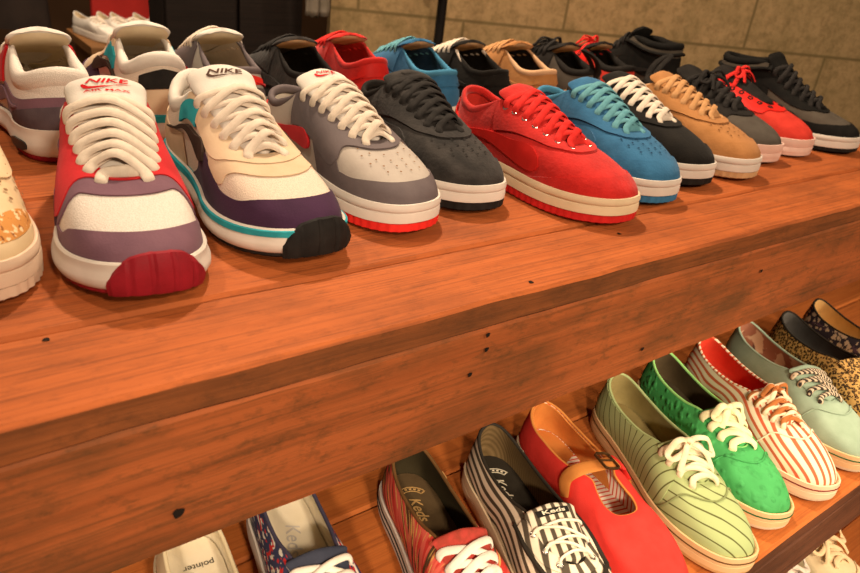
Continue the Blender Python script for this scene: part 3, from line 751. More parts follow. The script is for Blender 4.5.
def shoe_scarlet():
    r = mat('scarlet_canvas', (.55, .040, .026), (.45, .030, .019), 60, .88, 500, .35)
    s = Shoe('skate_shoe', 'sneaker', -1, .96, .95, .95)
    s.upper(r); s.lining(dark_cloth); s.insole(tan_foot)
    pk = mat('pink_rubber', (1, 1, 1)); s.sole_flat(pk, pk)
    s.panel('eyestay', mat('bright_red_patent', (.75, .022, .016), rough=.35, bst=.1), 'toe', 0, .58, [(0, .84), (.1, .8), (.2, .56), (.3, .5), (.42, .5), (.58, .52)], .995, off=.002, nu=70)
    s.collar(dark_cloth, .53); s.make_tongue(dark_cloth, .5, .024, .0045, inner=tan_foot)
    es = [.08, .16, .24, .32, .40, .48]
    s.eyelets(black_rubber, es, .012, .0036)
    s.laces(mat('red_lace', (1, 1, 1)), es[-1:] + es[-2:-1], .0036, gap=.003); s.bow(mat('red_lace', (1, 1, 1)), .46, .003, .5, .8)
    return s
def shoe_high():
    k = mat('black_nylon', (.006, .0055, .005), (.011, .0095, .008), 70, .85, 400, .4)
    g = mat('grey_felt', (.085, .068, .052), (.066, .052, .04), 60, .95, 400, .4)
    s = Shoe('high_top_sneaker', 'hightop', 1, .97, .97, .95)
    s.upper(g); s.lining(dark_cloth); s.insole(tan_foot); s.sole_cup(white_rubber, black_rubber, split=.30)
    s.panel('mudguard', k, 'toe', 0, .42, .0, [(0, .48), (.10, .44), (.2, .34), (.30, .3), (.42, .08)], off=.0016)
    s.panel('eyestay', k, 'toe', 0, .56, [(0, .86), (.1, .82), (.2, .62), (.3, .54), (.42, .58), (.56, .62)], .995, off=.002, nu=70)
    s.panel('ankle_panel', k, 'heel', .50, 1, [(.50, .42), (.7, .36), (1, .3)], [(.50, .86), (.7, .86), (1, .84)], off=.0016)
    s.panel('heel_counter', k, 'heel', .66, 1, .0, [(.66, .10), (.78, .30), (1, .34)], off=.0022)
    s.panel('ankle_band', g, 'heel', .52, 1, .865, .96, off=.002)
    s.swoosh(dark_cloth, [(.30, .30, .34), (.33, .16, .40), (.39, .12, .38), (.5, .2, .36), (.65, .36, .46), (.8, .52, .57), (.9, .60, .62)], off=.003)
    s.collar(k, .53, .006); s.make_tongue(k, .5, .022, .006, .006)
    bl = mat('black_lace', (1, 1, 1)); s.laces(bl, [.06, .13, .2, .27, .34, .41, .48], .0042, .6, gap=.003)
    b = MB(); x, w, z = s.O(.52)
    b.tube([s.pt(.53 + (1 - .53) * 0 + 0, 1)] + [s.pt(lerp(.53, 1.47, i / 30), .90, .004) for i in range(31)] + [s.pt(-.53, 1)], .004, 8, False, None, .8)
    b.build('ankle_strap', k, s.root)
    return s

# ---- lower shelf: flat canvas shoes
def plimsoll(name, up, lace, mid, out, lining, foot, bind, line=None, eyes=(.07, .16, .25, .34), side=1, wid=.0034, bow=False, tongue=None, flat=.36, ls=1.0, vamp_seam=True, style='zig', ext=.008, eyel=None, line2=None, ws=.93, bowk=1.0):
    s = Shoe(name, 'plimsoll', side, ls, ws, 1.0)
    s.upper(up); s.lining(lining); s.insole(foot); s.sole_flat(mid, out, line, line2=line2)
    if bind: s.binding(bind, .0018)
    s.make_tongue(tongue or up, .36, ext, .0016, .006, start=.015, curl=.1)
    if vamp_seam:
        b = MB(); P = [s.pt(p, lin([(0, .80), (.1, .78), (.2, .56), (.28, .30), (.34, .04)], abs(p)), .0007) for p in [-.34 + .68 * i / 60 for i in range(61)]]
        b.tube(P, .0009, 6); b.build('vamp_seam', up, s.root)
    if lace:
        s.laces(lace, list(eyes), wid, flat, style, .007, gap=.0020)
        if bow: s.bow(lace, eyes[-1] - .01, wid * .95, .5, bowk)
    if eyel: s.eyelets(eyel, eyes, .007, .0022)
    return s
def side_tag(s, m, p=.80, v=.83, w=.006, sg=1):
    s.panel('side_tag', m, sg, p - .015, p + .015, v, v + .12, .0022, 6, 3)
gum = mat('gum_rubber', (.62, .36, .15), (.54, .30, .12), 40, .6)
def low_pointer():
    c = mat('ivory_canvas', (.80, .66, .42), (.72, .57, .34), 40, .85)
    s = plimsoll('canvas_shoe', c, cream_lace, cream_rubber, cream_rubber, bright_foot, bright_foot, c, ext=.01)
    pk = mat('grey_print', (.10, .085, .06), bst=0)
    v, f, w, h = text_mesh('pointer', 0, .01); s.on_insole('lettering', pk, v, f, .042, .004, .0085, -PI / 2)
    b = [(.5 * math.cos(a), .5 * math.sin(a)) for a in [2 * PI * k / 20 for k in range(20)]]
    s.on_insole('logo_mark', pk, b, [tuple(range(20))], .052, -.004, .0095, 0)
    return s
def low_plaid():
    p = mat_plaid('navy_plaid')
    s = plimsoll('canvas_shoe', p, mat('white_lace', (.88, .82, .70), (.8, .72, .6), 120), white_rubber, cream_rubber, bright_foot, bright_foot, mat('navy_edge', (.07, .06, .10)), wid=.0030, flat=.6, style='cross', tongue=mat('navy_denim', (.05, .055, .08), (.035, .04, .06), 90))
    v, f, w, h = text_mesh('Keds', .2, .005)
    s.on_insole('lettering', mat('faded_print', (.62, .56, .5), bst=0), v, f, .075, .0, .018, -.2)
    return s
def keds_insole(s, m, ang=.0):
    v, f, w, h = text_mesh('Keds', .35, .015); s.on_insole('lettering', m, v, f, .056, -.001, .0150, ang)
    Q = []; G = []          # small curved badge printed nearer the heel
    for r0, r1 in ((1.0, .93), (.72, .65)):
        i0 = len(Q)
        for k in range(13):
            a = PI * (.66 + .68 * k / 12)
            for r in (r0, r1): Q.append((-r * math.cos(a) * .0 + r * math.cos(a), r * math.sin(a)))
        for k in range(12): G.append((i0 + 2 * k, i0 + 2 * k + 1, i0 + 2 * k + 3, i0 + 2 * k + 2))
    for a in (.66, 1.34):
        i0 = len(Q)
        for r, da in ((1.0, 0), (1.0, .03), (.65, .03), (.65, 0)): Q.append((r * math.cos(PI * (a + da)), r * math.sin(PI * (a + da))))
        G.append((i0, i0 + 1, i0 + 2, i0 + 3))
    for k in range(6):
        a = PI * (.72 + .09 * k + .02); i0 = len(Q)
        for r, da in ((.89, 0), (.89, .05), (.77, .05), (.77, 0)): Q.append((r * math.cos(a + da * PI), r * math.sin(a + da * PI)))
        G.append((i0, i0 + 1, i0 + 2, i0 + 3))
    s.on_insole('heel_badge', m, Q, G, .045, -.002, .019, 0)
def low_ikat():
    k = mat_ikat('red_ikat'); br = mat('brown_binding', (.16, .075, .025), (.12, .055, .018), 60)
    s = plimsoll('canvas_shoe', k, mat('white_lace', (1, 1, 1)), white_rubber, white_rubber, mat('dark_olive_lining', (.045, .034, .016)), mat('brown_footbed', (.12, .075, .035), (.09, .055, .025), 60), br, black_rubber, wid=.0036, ext=.010, style='cross', line2=black_rubber, tongue=mat('brick_red_cloth', (.50, .06, .045), (.30, .05, .03), 150))
    keds_insole(s, mat('tan_print', (.62, .36, .13), bst=0)); side_tag(s, mat('tan_print', (1, 1, 1)), .74, .80)
    return s
def low_bwstripe():
    st = mat_stripe('black_white_stripe', (.76, .66, .50), (.085, .066, .045), 'flat_long', .0088, .46, uv=True); sto = mat_stripe('black_white_tongue', (.76, .66, .50), (.085, .066, .045), 'flat_long', .0088, .46)
    s = plimsoll('canvas_shoe', st, mat('white_cord', (.88, .80, .64), (.8, .7, .54), 120), cream_rubber, gum, mat_stripe('grey_brown_lining', (.20, .125, .055), (.12, .075, .03), 'x', .004, .5, .5), mat('black_footbed', (.035, .028, .02)), mat('black_binding', (.03, .024, .018)), wid=.0013, flat=1.0, eyes=(.10, .21, .32), style='zig', ext=.012, tongue=sto, eyel=steel)
    s.panel('eyestay', st, 'toe', 0, .42, [(0, .9), (.1, .86), (.2, .74), (.3, .72), (.42, .7)], .99, off=.0012, nu=60)
    b = MB(); P = [s.pt(p, lin([(0, .82), (.1, .78), (.18, .66), (.3, .66), (.44, .70)], abs(p)), .0012) for p in [-.44 + .88 * i / 60 for i in range(61)]]
    b.tube(P, .0022, 8); b.build('black_piping', mat('black_binding', (1, 1, 1)), s.root)
    lab = s.on_tongue('tongue_label', mat('black_label', (.02, .018, .015), bst=0), [(-.0165 + .033 * i / 8, y) for i in range(9) for y in (-.0065, .0065)], [(2 * i, 2 * i + 1, 2 * i + 3, 2 * i + 2) for i in range(8)], .80, 1.0, .0009)
    v, f, w, h = text_mesh('Keds', .0, .02); s.on_tongue('lettering', mat('cream_print', (.85, .76, .58), bst=0), v, f, .80, .0118, .0014, parent=lab)
    keds_insole(s, mat('cream_print', (1, 1, 1))); side_tag(s, mat('cream_print', (1, 1, 1)), .78, .80)
    return s
def low_strap():
    r = mat('coral_red_canvas', (.70, .045, .035), (.62, .035, .026), 60, .9, 700, .3)
    t = mat('tan_leather', (.62, .235, .055), (.52, .18, .04), 40, .6, 300, .2)
    s = Shoe('strap_shoe', 'strap', 1, 1.0, .94, 1.0)
    s.upper(r)
    st = mat_stripe('red_white_ticking', (.86, .77, .64), (.66, .10, .06), 'x', .0052, .34)
    s.lining(st); s.insole(st); s.sole_flat(cream_rubber, gum); s.binding(t, .0015)
    s.panel('heel_lining', t, 'heel', .50, 1, .16, .985, off=-.0046, nu=50)
    # tan heel cup lying on the striped footbed
    b = MB(); R = [s.out(1 - .30 + .6 * i / 30, -.0075, s.zt(0) + .0036) for i in range(31)]
    C = [s.out(1 - .30 + .6 * i / 30, -.0075, s.zt(0) + .0036).lerp(V((.085, 0, s.zt(0) + .0036)), .0) for i in range(31)]
    i0 = b.add(R + [V((.070, 0, s.zt(0) + .0040)), V((.03, 0, s.zt(0) + .004))])
    for k in range(30): b.f.append((i0 + k, i0 + k + 1, i0 + 32))
    b.f.append((i0, i0 + 32, i0 + 31)); b.f.append((i0 + 30, i0 + 31, i0 + 32)); b.build('heel_pad', t, s.root, smooth=False)
    # strap over the instep, with tab, buckle
    A, B = s.pt(.40, .90, .003), s.pt(-.40, .90, .003); top = max(A.z, B.z) + .007
    path = [s.pt(.42, .50, .002), s.pt(.41, .78, .0028), V((A.x + .002, A.y * .80, A.z + .005)), V((A.x + .003, 0, top)), V((B.x + .002, B.y * .80, B.z + .005)), s.pt(-.41, .78, .0028), s.pt(-.42, .50, .002)]
    nr = [s.nrm(.42, .5), s.nrm(.41, .8), V((0, .5, .8)), V((0, 0, 1)), V((0, -.5, .8)), s.nrm(-.41, .8), s.nrm(-.42, .5)]
    b = MB(); b.tube(catmull(path, 8), .0078, 10, False, catmull(nr, 8), .16); so = b.build('strap', t, s.root)
    PP = catmull(path, 8); NN = catmull(nr, 8)
    b = MB(); b.tube(PP[2:17], .0105, 10, False, NN[2:17], .22); b.build('strap_tab', r, s.root)
    c = PP[21]; n = NN[21].normalized(); tx = V((1, 0, 0)); ty = n.cross(tx).normalized()
    b = MB(); w, h = .0115, .0085
    ring = [(w, h * .6), (w * .8, h), (-w * .8, h), (-w, h * .6), (-w, -h * .6), (-w * .8, -h), (w * .8, -h), (w, -h * .6)]
    b.tube([c + n * .0032 + tx * a + ty * q for a, q in ring], .0014, 8, True)
    b.tube([c + n * .0036 + ty * h, c + n * .0042 - ty * h], .0010, 8)
    b.build('buckle', mat('bronze', (.14, .075, .03), rough=.4, metal=.8, bst=0), so)
    return s
def low_greenstripe():
    st = mat_stripe('pale_green_pinstripe', (.38, .45, .20), (.10, .10, .03), 'flat_diag', .0115, .13, .06, uv=True); sto = mat_stripe('pale_green_tongue', (.38, .45, .20), (.10, .10, .03), 'x', .0115, .13, .06)
    sq = mat_stripe('pale_green_quarter', (.38, .45, .20), (.10, .10, .03), 'flat_cross', .0115, .13, .06, uv=True)
    s = plimsoll('canvas_shoe', st, mat('cream_cord', (.84, .72, .50), (.74, .6, .38), 120), gum2, gum, mat('khaki_lining', (.34, .27, .11), (.28, .22, .085), 60), mat('khaki_footbed', (.30, .23, .09)), mat('pale_green_edge', (.38, .45, .20)), bow=True, tongue=sto, wid=.0034, flat=.6, eyes=(.08, .18, .28, .36), line=mat('brown_binding', (1, 1, 1)), bowk=.8)
    s.panel('quarter', sq, 'sides', .16, .985, [(.16, .99), (.20, .80), (.27, .46), (.34, .10), (.42, .03)], .985, off=.0010, nu=70)
    side_tag(s, mat('tan_print', (1, 1, 1)), .80, .82)
    return s
def low_green():
    g = mat_emboss('green_canvas', (.062, .37, .10), (.046, .30, .075))
    s = plimsoll('canvas_shoe', g, mat('cream_lace2', (.86, .78, .48), (.76, .68, .4), 120), gum2, cream_rubber, mat('umber_lining', (.10, .07, .035), (.08, .055, .028), 60), mat('umber_footbed', (.075, .055, .03)), mat('pale_green_binding', (.32, .66, .2)), wid=.0042, flat=.36, eyes=(.08, .18, .28, .37), line=mat('dark_green', (.02, .12, .04)), bow=True, bowk=.55)
    side_tag(s, mat('tan_print', (1, 1, 1)), .80, .82)
    return s
def low_redstripe():
    st = mat_stripe('red_white_stripe', (.84, .70, .50), (.60, .12, .05), 'flat_long', .0080, .40, uv=True); sto = mat_stripe('red_white_tongue', (.84, .70, .50), (.60, .12, .05), 'flat_long', .0080, .40); stb = mat_stripe('red_white_edge', (.84, .70, .50), (.60, .12, .05), 'flat_cross', .0075, .40)
    s = plimsoll('canvas_shoe', st, mat_stripe('brown_white_lace', (.80, .62, .42), (.42, .14, .04), 'xy', .011, .55), mat('peach_rubber', (.80, .56, .36), (.72, .48, .3), 30, .6), cream_rubber, mat('scarlet_lining', (.66, .06, .03), (.58, .05, .025), 60), mat('scarlet_footbed', (.62, .055, .028)), stb, tongue=sto, wid=.0032, flat=.6, eyes=(.07, .15, .23, .31, .38), line=mat('wine_line', (.22, .02, .02)), style='cross', bow=True, bowk=.5)
    b = MB(); c = s.pt(-.62, .62, -.0045); b.tube([c, c + V((0, .0025, 0))], .002, 10); b.build('vent_eyelet', steel, s.root)
    return s
def low_mint():
    c = mat('mint_canvas', (.34, .44, .32), (.29, .38, .27), 60, .88)
    s = plimsoll('canvas_shoe', c, mat_stripe('striped_lace', (.66, .52, .36), (.045, .035, .03), 'cross', .006, .5), gum2, cream_rubber, mat_floral('patchwork_lining', (.36, .15, .09), (.66, .46, .3), (.12, .06, .05), 26), mat('patch_footbed', (.55, .34, .22)), c, wid=.0030, flat=.6, eyes=(.09, .19, .29, .37), line=mat('dark_green', (1, 1, 1)), ext=.012)
    side_tag(s, dark_cloth, .80, .80)
    return s
def low_leopard():
    l = mat_leopard('leopard_canvas', (.62, .36, .11), (.42, .19, .05), (.045, .025, .012), 300)
    k = mat('black_binding', (1, 1, 1))
    return plimsoll('slip_on_shoe', l, None, cream_rubber, black_rubber, mat('slate_lining', (.14, .13, .12), (.11, .1, .09), 60), mat('slate_footbed', (.16, .15, .14)), k, ext=.004, vamp_seam=False)
def low_floral():
    f = mat_floral('navy_floral', (.045, .036, .05), (.72, .54, .36), (.12, .07, .10), 95, .38)
    return plimsoll('slip_on_shoe', f, None, black_rubber, black_rubber, mat('honey_lining', (.66, .42, .17), (.6, .37, .14), 60), mat('honey_footbed', (.72, .48, .2)), mat('black_binding', (1, 1, 1)), ext=.004, vamp_seam=False)
gum2 = mat('peach_gum_rubber', (.72, .47, .24), (.65, .41, .2), 30, .6)

# ------------------------------------------------------------------ furniture
FLOOR = -1.0
wood_top = mat_wood('orange_stained_plank', (.42, .106, .026), (.32, .074, .016), (.10, .028, .009), .6, 0)
wood_beam = mat_wood('brown_stained_beam', (.33, .086, .024), (.22, .056, .015), (.070, .032, .011), 1.0, 3.1)
wood_edge = mat_wood('rough_sawn_edge', (.25, .072, .020), (.15, .045, .013), (.06, .024, .009), .8, 5.5)
wood_low = mat_wood('bright_orange_plank', (.52, .15, .032), (.42, .11, .022), (.2, .05, .012), .3, 6.2)
wood_dark = mat_wood('dark_brown_beam', (.15, .058, .028), (.10, .036, .018), (.035, .016, .009), .7, 9.3)
wood_back = mat_wood('umber_board', (.27, .12, .04), (.20, .085, .028), (.09, .045, .018), .5, 12.3)
hole_m = mat('nail_hole_black', (.012, .008, .006), bst=0)
def plank(name, m, parent, x0, x1, y0, y1, z0, z1, rough=.0015, seed=0, nx=150, r=.003, edge_m=None):
    b = MB(); ring = []
    def side(a, c, n):
        for k in range(n): ring.append((lerp(a[0], c[0], k / n), lerp(a[1], c[1], k / n)))
    cs = [(y0 + r, z0), (y1 - r, z0), (y1, z0 + r), (y1, z1 - r), (y1 - r, z1), (y0 + r, z1), (y0, z1 - r), (y0, z0 + r)]
    for i in range(8): side(cs[i], cs[(i + 1) % 8], 4 if i in (0, 4) else (3 if i in (2, 6) else 1))
    rings = []
    for i in range(nx + 1):
        x = lerp(x0, x1, i / nx); rr = []
        for (y, z) in ring:
            q = V((x * 9 + seed, y * 20, z * 20)); n = noise.noise(q) + .6 * noise.noise(q * 3.3)
            edge = 1 if (abs(y - y0) < .006 or abs(y - y1) < .006) else .12
            top = .0 if (z > z1 - .0005 and y0 + .01 < y < y1 - .01) else 1
            rr.append((x, y + rough * n * edge * .8, z + rough * noise.noise(q + V((7, 3, 1))) * edge * .5 * top))
        rings.append(rr)
    b.loft(rings); o = b.build(name, m, parent, 35)
    if edge_m:
        o.data.materials.append(edge_m)
        for k in range(nx * 18):
            if k % 18 >= 14: o.data.polygons[k].material_index = 1
    return o
def nail(parent, p, n, r=.0026):
    b = MB(); n = V(n); t = n.orthogonal().normalized(); w = n.cross(t); c = V(p) + n * .0007 - parent.location
    i = b.add([c + (t * math.cos(a) * (1 + .25 * math.sin(3 * a)) + w * math.sin(a)) * r for a in [2 * PI * k / 12 for k in range(12)]] + [c + n * .0003])
    for k in range(12): b.f.append((i + k, i + (k + 1) % 12, i + 12))
    b.build('nail_hole', hole_m, parent)
def frame(root):
    root.location = (.5, .4, FLOOR)
    def fix(o): o.location = -root.location
    return fix
X0, X1 = -.75, 1.54
top = empty('display_shelf', (0, 0, 0))
tag(top, 'upper wooden shelf of orange-stained planks on a wide front beam, carrying the sneakers', 'shelf')
for k, (a, c) in enumerate(((.0, .0945), (.0985, .345), (.349, .585), (.589, .82))):
    plank('plank', wood_top, top, X0, X1, a, c, -.028, 0, .0022 if k == 0 else .0014, 11 * k, edge_m=wood_edge if k == 0 else None)
plank('front_beam', wood_beam, top, X0, X1, .0015, .040, -.145, -.0285, .0016, 50)
plank('back_beam', wood_beam, top, X0, X1, .775, .81, -.145, -.0285, .0016, 60)
for x in (X0 + .02, X1 - .06):
    for y in (.045, .73):
        b = MB(); b.box((x + .02, y + .02, (FLOOR - .0285) / 2), (.04, .04, -FLOOR - .0285)); b.build('leg', wood_dark, top, bevel=.002)
b = MB(); b.box((.4, .182, -.137), (2.1, .016, .216)); b.build('back_panel', wood_back, top, bevel=.001)
for p, n in (((.114, 0, -.108), (0, -1, 0)), ((.387, 0, -.049), (0, -1, 0)), ((.372, 0, -.071), (0, -1, 0)), ((.630, 0, -.116), (0, -1, 0)), ((.843, 0, -.060), (0, -1, 0)), ((.384, -.0015, -.0325), (0, -1, 0))):
    nail(top, p, n, .0042 if p[0] < .2 else .0024)
for p in ((.441, .012, 0), (.62, .06, 0), (.06, .085, 0)): nail(top, p, (0, 0, 1), .0024)
LZ = -.243
low = empty('display_shelf', (0, 0, 0))
tag(low, 'middle wooden shelf one step lower, bright orange boards and dark front beam, carrying canvas shoes', 'shelf')
for k, (a, c) in enumerate(((-.199, -.09), (-.0885, .05), (.0515, .174))):
    plank('plank', wood_low, low, X0, X1, a, c, LZ - .024, LZ, .0008, 70 + 9 * k, edge_m=wood_dark if k == 0 else None)
plank('front_beam', wood_dark, low, X0, X1, -.198, -.160, LZ - .090, LZ - .0245, .0012, 80)
b = MB(); b.box((.4, .02, LZ - .125), (2.1, .016, .19)); b.build('back_panel', wood_back, low, bevel=.001)
for x in (X0 + .02, X1 - .06):
    for y in (-.155, .10):
        b = MB(); b.box((x + .02, y + .02, (FLOOR + LZ - .0245) / 2), (.04, .04, LZ - .0245 - FLOOR)); b.build('leg', wood_dark, low, bevel=.002)
TZ = -.486
bot = empty('display_shelf', (0, 0, 0))
tag(bot, 'lowest wooden shelf at the bottom right corner, mostly hidden under the dark beam', 'shelf')
for k, (a, c) in enumerate(((-.43, -.30), (-.2985, -.15), (-.1485, .008))):
    plank('plank', wood_low, bot, X0, X1, a, c, TZ - .024, TZ, .0006, 100 + 9 * k)
plank('front_beam', wood_dark, bot, X0, X1, -.429, -.39, TZ - .09, TZ - .0245, .0012, 120)
for x in (X0 + .02, X1 - .06):
    for y in (-.385, -.12):
        b = MB(); b.box((x + .02, y + .02, (FLOOR + TZ - .0245) / 2), (.04, .04, TZ - .0245 - FLOOR)); b.build('leg', wood_dark, bot, bevel=.002)

# ------------------------------------------------------------------ shoes on the upper shelf
GF, GB, GL = 'sneakers in the front row of the upper shelf', 'mates in the back row of the upper shelf', 'canvas shoes on the middle shelf'
FRONT = [  # builder, toe on the shelf, heading, label, (mate heel, mate heading, mate label)
 (shoe_patch, (0.020, 0.140), -4, 'cream perforated sneaker with an orange speckled toe patch, cut off by the left edge', None),
 (shoe_mauve, (0.128, 0.104), -10, 'white running shoe with red lace panel, mauve suede toe and maroon toe bumper', ((.155, .445), 0, 'white and mauve running shoe seen from its heel, behind the red and mauve one')),
 (shoe_purple, (0.271, 0.117), -1, 'cream running shoe with dark purple toe, teal stripe and black toe bumper', ((.272, .480), -3, 'cream running shoe seen from behind with a black heel tab')),
 (shoe_grey, (0.413, 0.138), 5, 'grey and white sneaker with bright red outsole and cream laces', ((.384, .50), 0, 'grey sneaker turned heel out, hidden behind the cream and purple running shoe')),
 (shoe_charcoal, (0.500, 0.158), -6, 'charcoal suede sneaker with black laces and black outsole', ((.482, 0.468), 0, 'black suede sneaker heel out, behind the grey sneaker with cream laces')),
 (shoe_red, (0.635, 0.072), 3, 'all red sneaker with a glossy swoosh, red laces and cream midsole', ((.588, 0.506), 0, 'red sneaker heel out in the back row, behind the charcoal sneaker')),
 (shoe_blue, (0.755, 0.097), -6, 'blue suede sneaker with light blue laces and punched toe', ((.690, 0.466), 0, 'light blue sneaker heel out in the back row, between charcoal and red sneakers')),
 (shoe_black, (0.860, 0.127), -5, 'black suede sneaker with cream laces and white midsole', ((.792, 0.461), 0, 'black sneaker with cream collar edge heel out, behind the red sneaker')),
 (shoe_tan, (0.990, 0.122), 5, 'tan suede sneaker with tan laces and punched toe', ((.896, 0.456), 0, 'tan sneaker heel out in the back row, behind the blue sneaker')),
 (shoe_slategrey, (1.104, 0.162), -2, 'dark grey canvas shoe with black laces and pink sole', ((1.020, 0.466), 0, 'grey canvas shoe heel out with black pull loop, behind the blue sneaker')),
 (shoe_scarlet, (1.232, 0.166), 5, 'scarlet canvas shoe with black eyelets and pink sole', ((1.140, 0.486), 0, 'scarlet canvas shoe heel out in the back row, beside the black high-top')),
 (shoe_high, (1.349, 0.147), 8, 'black and grey high-top sneaker at the right end of the front row', ((1.262, .475), 4, 'black high-top sneaker heel out in the back row, behind the tan sneaker')),
]
for fn, toe, ang, lab, mate in FRONT:
    s = fn(); place(s.root, toe, ang, .0002, s.L)
    tag(s.root, lab, 'shoe', GF)
    if mate:
        c = copy_tree(s.root); (hx, hy), a, lb = mate
        c.location = (hx, hy, .0002); c.rotation_euler = (0, 0, math.radians(90 + a)); tag(c, lb, 'shoe', GB)
# ------------------------------------------------------------------ shoes on the middle shelf
LOW = [
 (low_pointer, (0.108, -0.165), -8, 'ivory canvas shoe with printed cream insole, at the bottom left under the beam'),
 (low_plaid, (0.190, -0.145), -10, 'navy canvas shoe with red and white flecks, white laces and cream insole'),
 (low_ikat, (0.296, -0.187), -13, 'red and brown streaked canvas shoe with brown insole and white laces'),
 (low_bwstripe, (0.380, -0.205), -15, 'black and cream striped lace-up shoe with a black tongue label'),
 (low_strap, (0.467, -0.198), -14, 'coral red shoe with tan buckled strap and striped footbed'),
 (low_greenstripe, (0.564, -0.198), -20, 'pale green canvas shoe with thin dark stripes and bow-tied cream laces'),
 (low_green, (0.654, -0.184), -22, 'bright green embossed canvas shoe with cream laces'),
 (low_redstripe, (0.746, -0.189), -22, 'red and cream striped canvas shoe with scarlet lining and brown laces'),
 (low_mint, (0.842, -0.189), -22, 'mint green canvas shoe with striped laces'),
 (low_leopard, (0.934, -0.203), -22, 'leopard print slip-on shoe with black edging'),
 (low_floral, (1.028, -0.203), -22, 'navy floral slip-on shoe with honey coloured footbed'),
]
LOWS = {}
for fn, toe, ang, lab in LOW:
    s = fn(); place(s.root, toe, ang, LZ + .0002, s.L); tag(s.root, lab, 'shoe', GL); LOWS[fn.__name__] = s.root
# lowest shelf: two more shoes in view
s = plimsoll('canvas_shoe', mat('sand_canvas', (.82, .63, .38), (.74, .56, .32), 40, .88), mat('sand_lace', (.78, .58, .34), (.7, .5, .27), 100), cream_rubber, gum, foot_cream, foot_cream, None, bow=True)
place(s.root, (.925, -.268), -6, TZ + .0002, s.L); tag(s.root, 'sand coloured canvas shoe on the lowest shelf at the bottom right corner', 'shoe', 'canvas shoes on the lowest shelf')
s = plimsoll('canvas_shoe', mat('teal_canvas', (.10, .24, .22), (.08, .2, .18), 40, .88), cream_lace, cream_rubber, gum, foot_cream, foot_cream, None, bow=True)
place(s.root, (.825, -.268), -6, TZ + .0002, s.L); tag(s.root, 'teal canvas shoe on the lowest shelf, left of the sand coloured one', 'shoe', 'canvas shoes on the lowest shelf')

# ------------------------------------------------------------------ the room behind
def struct(o, name): o.name = name; o['kind'] = 'structure'; return o
b = MB(); b.box((.8, 1.2, FLOOR - .05), (9, 7.6, .1)); struct(b.build('floor', mat('dark_concrete', (.10, .065, .035), (.07, .045, .025), 4, .7, 60, .2), smooth=False), 'floor')
b = MB(); b.box((1.66, -.05, .12), (3.08, .1, 2.24))
w = b.build('wall_right', mat_blocks('tan_concrete_blocks'), smooth=False); struct(w, 'wall_right')
dd = V((.85, -.4, 0)).normalized(); nrm_ = V((.4, .85, 0)).normalized()
w.location = V((.80, 1.274, 0)) + nrm_ * .1; w.rotation_euler = (0, 0, math.atan2(dd.y, dd.x))
b = MB(); b.box((.8, 4.6, .3), (9, .2, 2.6)); struct(b.build('wall_back', mat('umber_plaster', (.10, .05, .025), (.07, .035, .018), 3, .9, 40, .2), smooth=False), 'wall_back')
# black post in front of the block wall
t = empty('steel_post', (1.109, 1.05, FLOOR)); tag(t, 'black vertical steel post standing before the tan block wall', 'post')
b = MB(); b.tube([(0, 0, 0.008), (0, 0, .6), (0, 0, 1.3)], .0115, 16); b.build('pole', mat('black_paint', (.012, .010, .009), rough=.5, bst=0), t)
b = MB(); b.tube([(0, 0, 0), (0, 0, .008)], .06, 24); b.build('base_plate', mat('black_paint', (1, 1, 1)), t)
b = MB(); b.box((0, 0, 1.135), (.05, .03, .014)); b.build('bracket', mat('black_paint', (1, 1, 1)), t, bevel=.002)
# tall dark cabinet left of it
t = empty('tall_cabinet', (.730, 1.42, FLOOR)); tag(t, 'tall dark brown cabinet standing behind the cream running shoe', 'cabinet')
dk = mat_wood('black_brown_board', (.018, .011, .008), (.013, .008, .006), (.006, .004, .003), .5, 20)
b = MB(); b.box((0, 0, .85), (.350, .10, 1.7)); b.build('body', dk, t, bevel=.004)
for sx in (-1, 1):
    b = MB(); b.box((sx * .088, -.059, .86), (.166, .018, 1.62)); d = b.build('door', dk, t, bevel=.003)
    b = MB(); b.tube([(sx * .02, -.068, .75), (sx * .02, -.085, .76), (sx * .02, -.085, .86), (sx * .02, -.068, .87)], .004, 8); b.build('handle', mat('black_paint', (1, 1, 1)), d)
t = empty('folded_cloth', (.86, 1.205, .075)); tag(t, 'small grey cloth hanging at the top beside the dark cabinet', 'cloth')
b = MB(); rows = []
for i in range(15):
    u = i / 14; rows.append([(-.03 + .06 * u + .002 * math.sin(v * 9), .006 * math.sin(u * 14) * (.3 + v), .10 - .122 * v + (.004 * math.sin(u * 40) if v > .99 else 0)) for v in [j / 10 for j in range(11)]])
b.grid(rows); o = b.build('cloth', mat('grey_wool', (.22, .18, .14), (.17, .14, .1), 60, .95), t); sm = o.modifiers.new('thick', 'SOLIDIFY'); sm.thickness = .008
b = MB(); b.tube([(-.034, .004, .10), (.034, .004, .10)], .006, 10); b.build('hanger', mat('black_paint', (1, 1, 1)), t)
